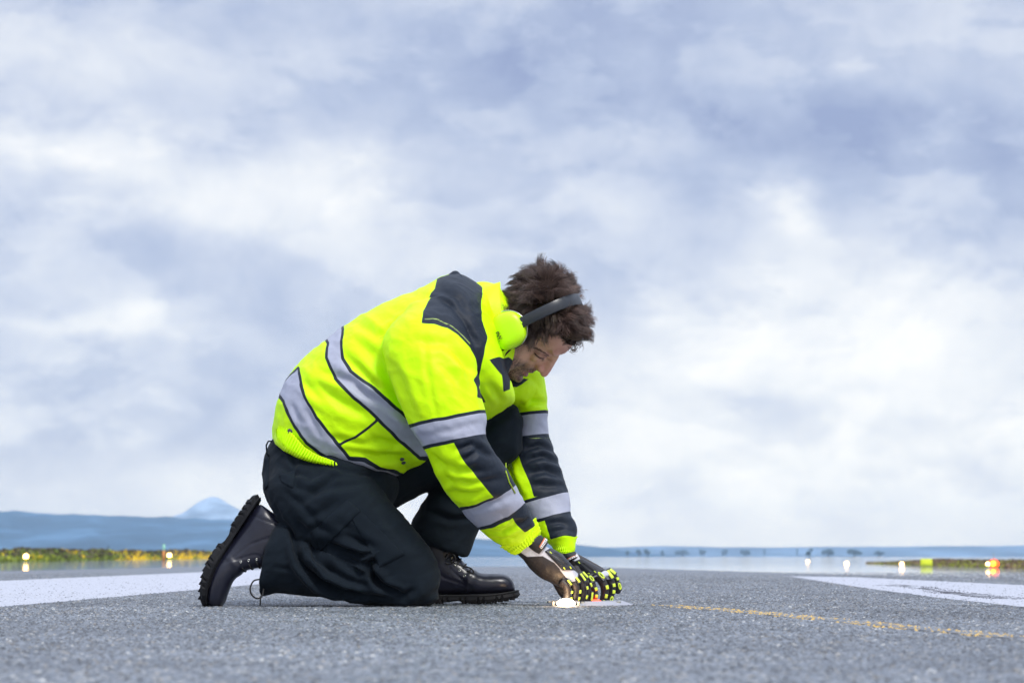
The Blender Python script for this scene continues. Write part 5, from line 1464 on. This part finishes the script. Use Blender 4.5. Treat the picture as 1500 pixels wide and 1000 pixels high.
gf = glove([(815, 812, 842, 808, .27, .028), (824, 818, 847, 811, .262, .031), (836, 832, 860, 818, .25, .036), (848, 843, 876, 827, .24, .044), (858, 850, 890, 836, .23, .050)],
           [[(860, 847, .165, .0125), (866, 855, .155, .0120), (870, 868, .155, .0108), (869, 881, .160, .0098)],
            [(872, 841, .195, .0125), (881, 850, .188, .0120), (886, 865, .188, .0110), (882, 881, .192, .0100)],
            [(884, 837, .225, .0125), (892, 847, .222, .0120), (896, 863, .222, .0110), (892, 880, .225, .0100)],
            [(889, 836, .255, .0115), (898, 843, .255, .0110), (903, 855, .255, .0105), (905, 865, .255, .0098)],
            [(842, 832, .19, .013), (850, 848, .165, .0125), (856, 864, .15, .0115), (858, 879, .145, .0105)]],
           [(843, 822), (862, 847), (884, 836), (852, 819)], [(820, 812, 842, 807, .27, .034), (824, 817, 846, 811, .262, .036), (830, 822, 849, 815, .256, .037)],
           {'knit': [[(812, 806), (832, 818), (845, 822), (850, 818), (845, 808)], [(860, 848), (874, 843), (885, 848), (896, 848), (890, 834), (875, 838), (862, 845)]],
            'ticks': [(.12, .3), (.80, .22), (.85, .62)],
            'pads': [[(.05, .36, 'ring'), (.44, .58, 'bar'), (.66, .80, 'bar'), (.87, .99, 'bar')], [(.04, .36, 'ring'), (.46, .60, 'bar'), (.70, .84, 'bar'), (.90, 1.0, 'bar')],
                     [(.04, .36, 'bar'), (.44, .56, 'bar'), (.62, .74, 'bar'), (.80, .99, 'ring')], [(.03, .36, 'bar'), (.44, .58, 'bar'), (.66, .98, 'ring')], []]},
           [(828, 819), (843, 814), (846, 816), (830, 822)], Vector((.40, -.82, .35)).normalized())

# ================================================================== INSET RUNWAY LIGHT
M_cast = simple('cast_aluminium', (.33, .34, .40), .5, .12, 60, .2)
fc = G(858, 883.5, 0); fc = Vector((P(858, 884, .15).x, D0+.15, 0))
fx = empty('inset_light', fc); tag(fx, 'flush round runway light with a glaring warm lens, touched by both gloves', 'runway light')
mb = MB(); mb.tube([fc+Vector((0, 0, -.02)), fc+Vector((0, 0, .002)), fc+Vector((0, 0, .009)), fc+Vector((0, 0, .0115))], [.125, .125, .104, .098], 56); mb.build('cover', M_cast, fx, False)
mb = MB()
for k in range(6):
    a = k*math.pi/3+.4; c = fc+Vector((math.cos(a)*.104, math.sin(a)*.104, .0055)); mb = MB(); mb.tube([c, c+Vector((0, 0, .006))], .007, 6); mb.build('bolt', M_steel, fx, False)
lc = P(829, 885.5, .005)
mb = MB(); mb.ell((lc.x, lc.y, .008), .0235, .015, .0120, nu=28, nv=16); mb.build('lens', emis('glaring_lens', (1.0, .84, .58), 14), fx)
mb = MB()
for sx_ in (-1, 1):
    mb = MB(); mb.box((lc.x+sx_*.033, lc.y+.004, .007), .006, .02, .012, None, .002); mb.build('lens_clamp', M_pole, fx)
mb = MB(); mb.box((lc.x, lc.y+.034, .010), .072, .034, .010, None, .004); mb.build('lens_housing', simple('housing', (.10, .10, .115), .5, .15, 60, .1), fx)
pl_ = bpy.data.lights.new('lamp_glow', 'POINT'); pl_.energy = 0.40; pl_.color = (1, .66, .36); pl_.shadow_soft_size = .012
po_ = bpy.data.objects.new('lamp_glow', pl_); C.objects.link(po_); po_.location = (lc.x, lc.y-.050, .030)
po_.parent = fx; po_.matrix_parent_inverse = parent_inv(fx)
rc = P(872, 882, .13)
mb = MB(); mb.ell((rc.x, D0+.135, .010), .016, .010, .006, nu=20, nv=10); mb.build('red_lens', emis('inset_red', (1.0, .02, .01), 10), fx)
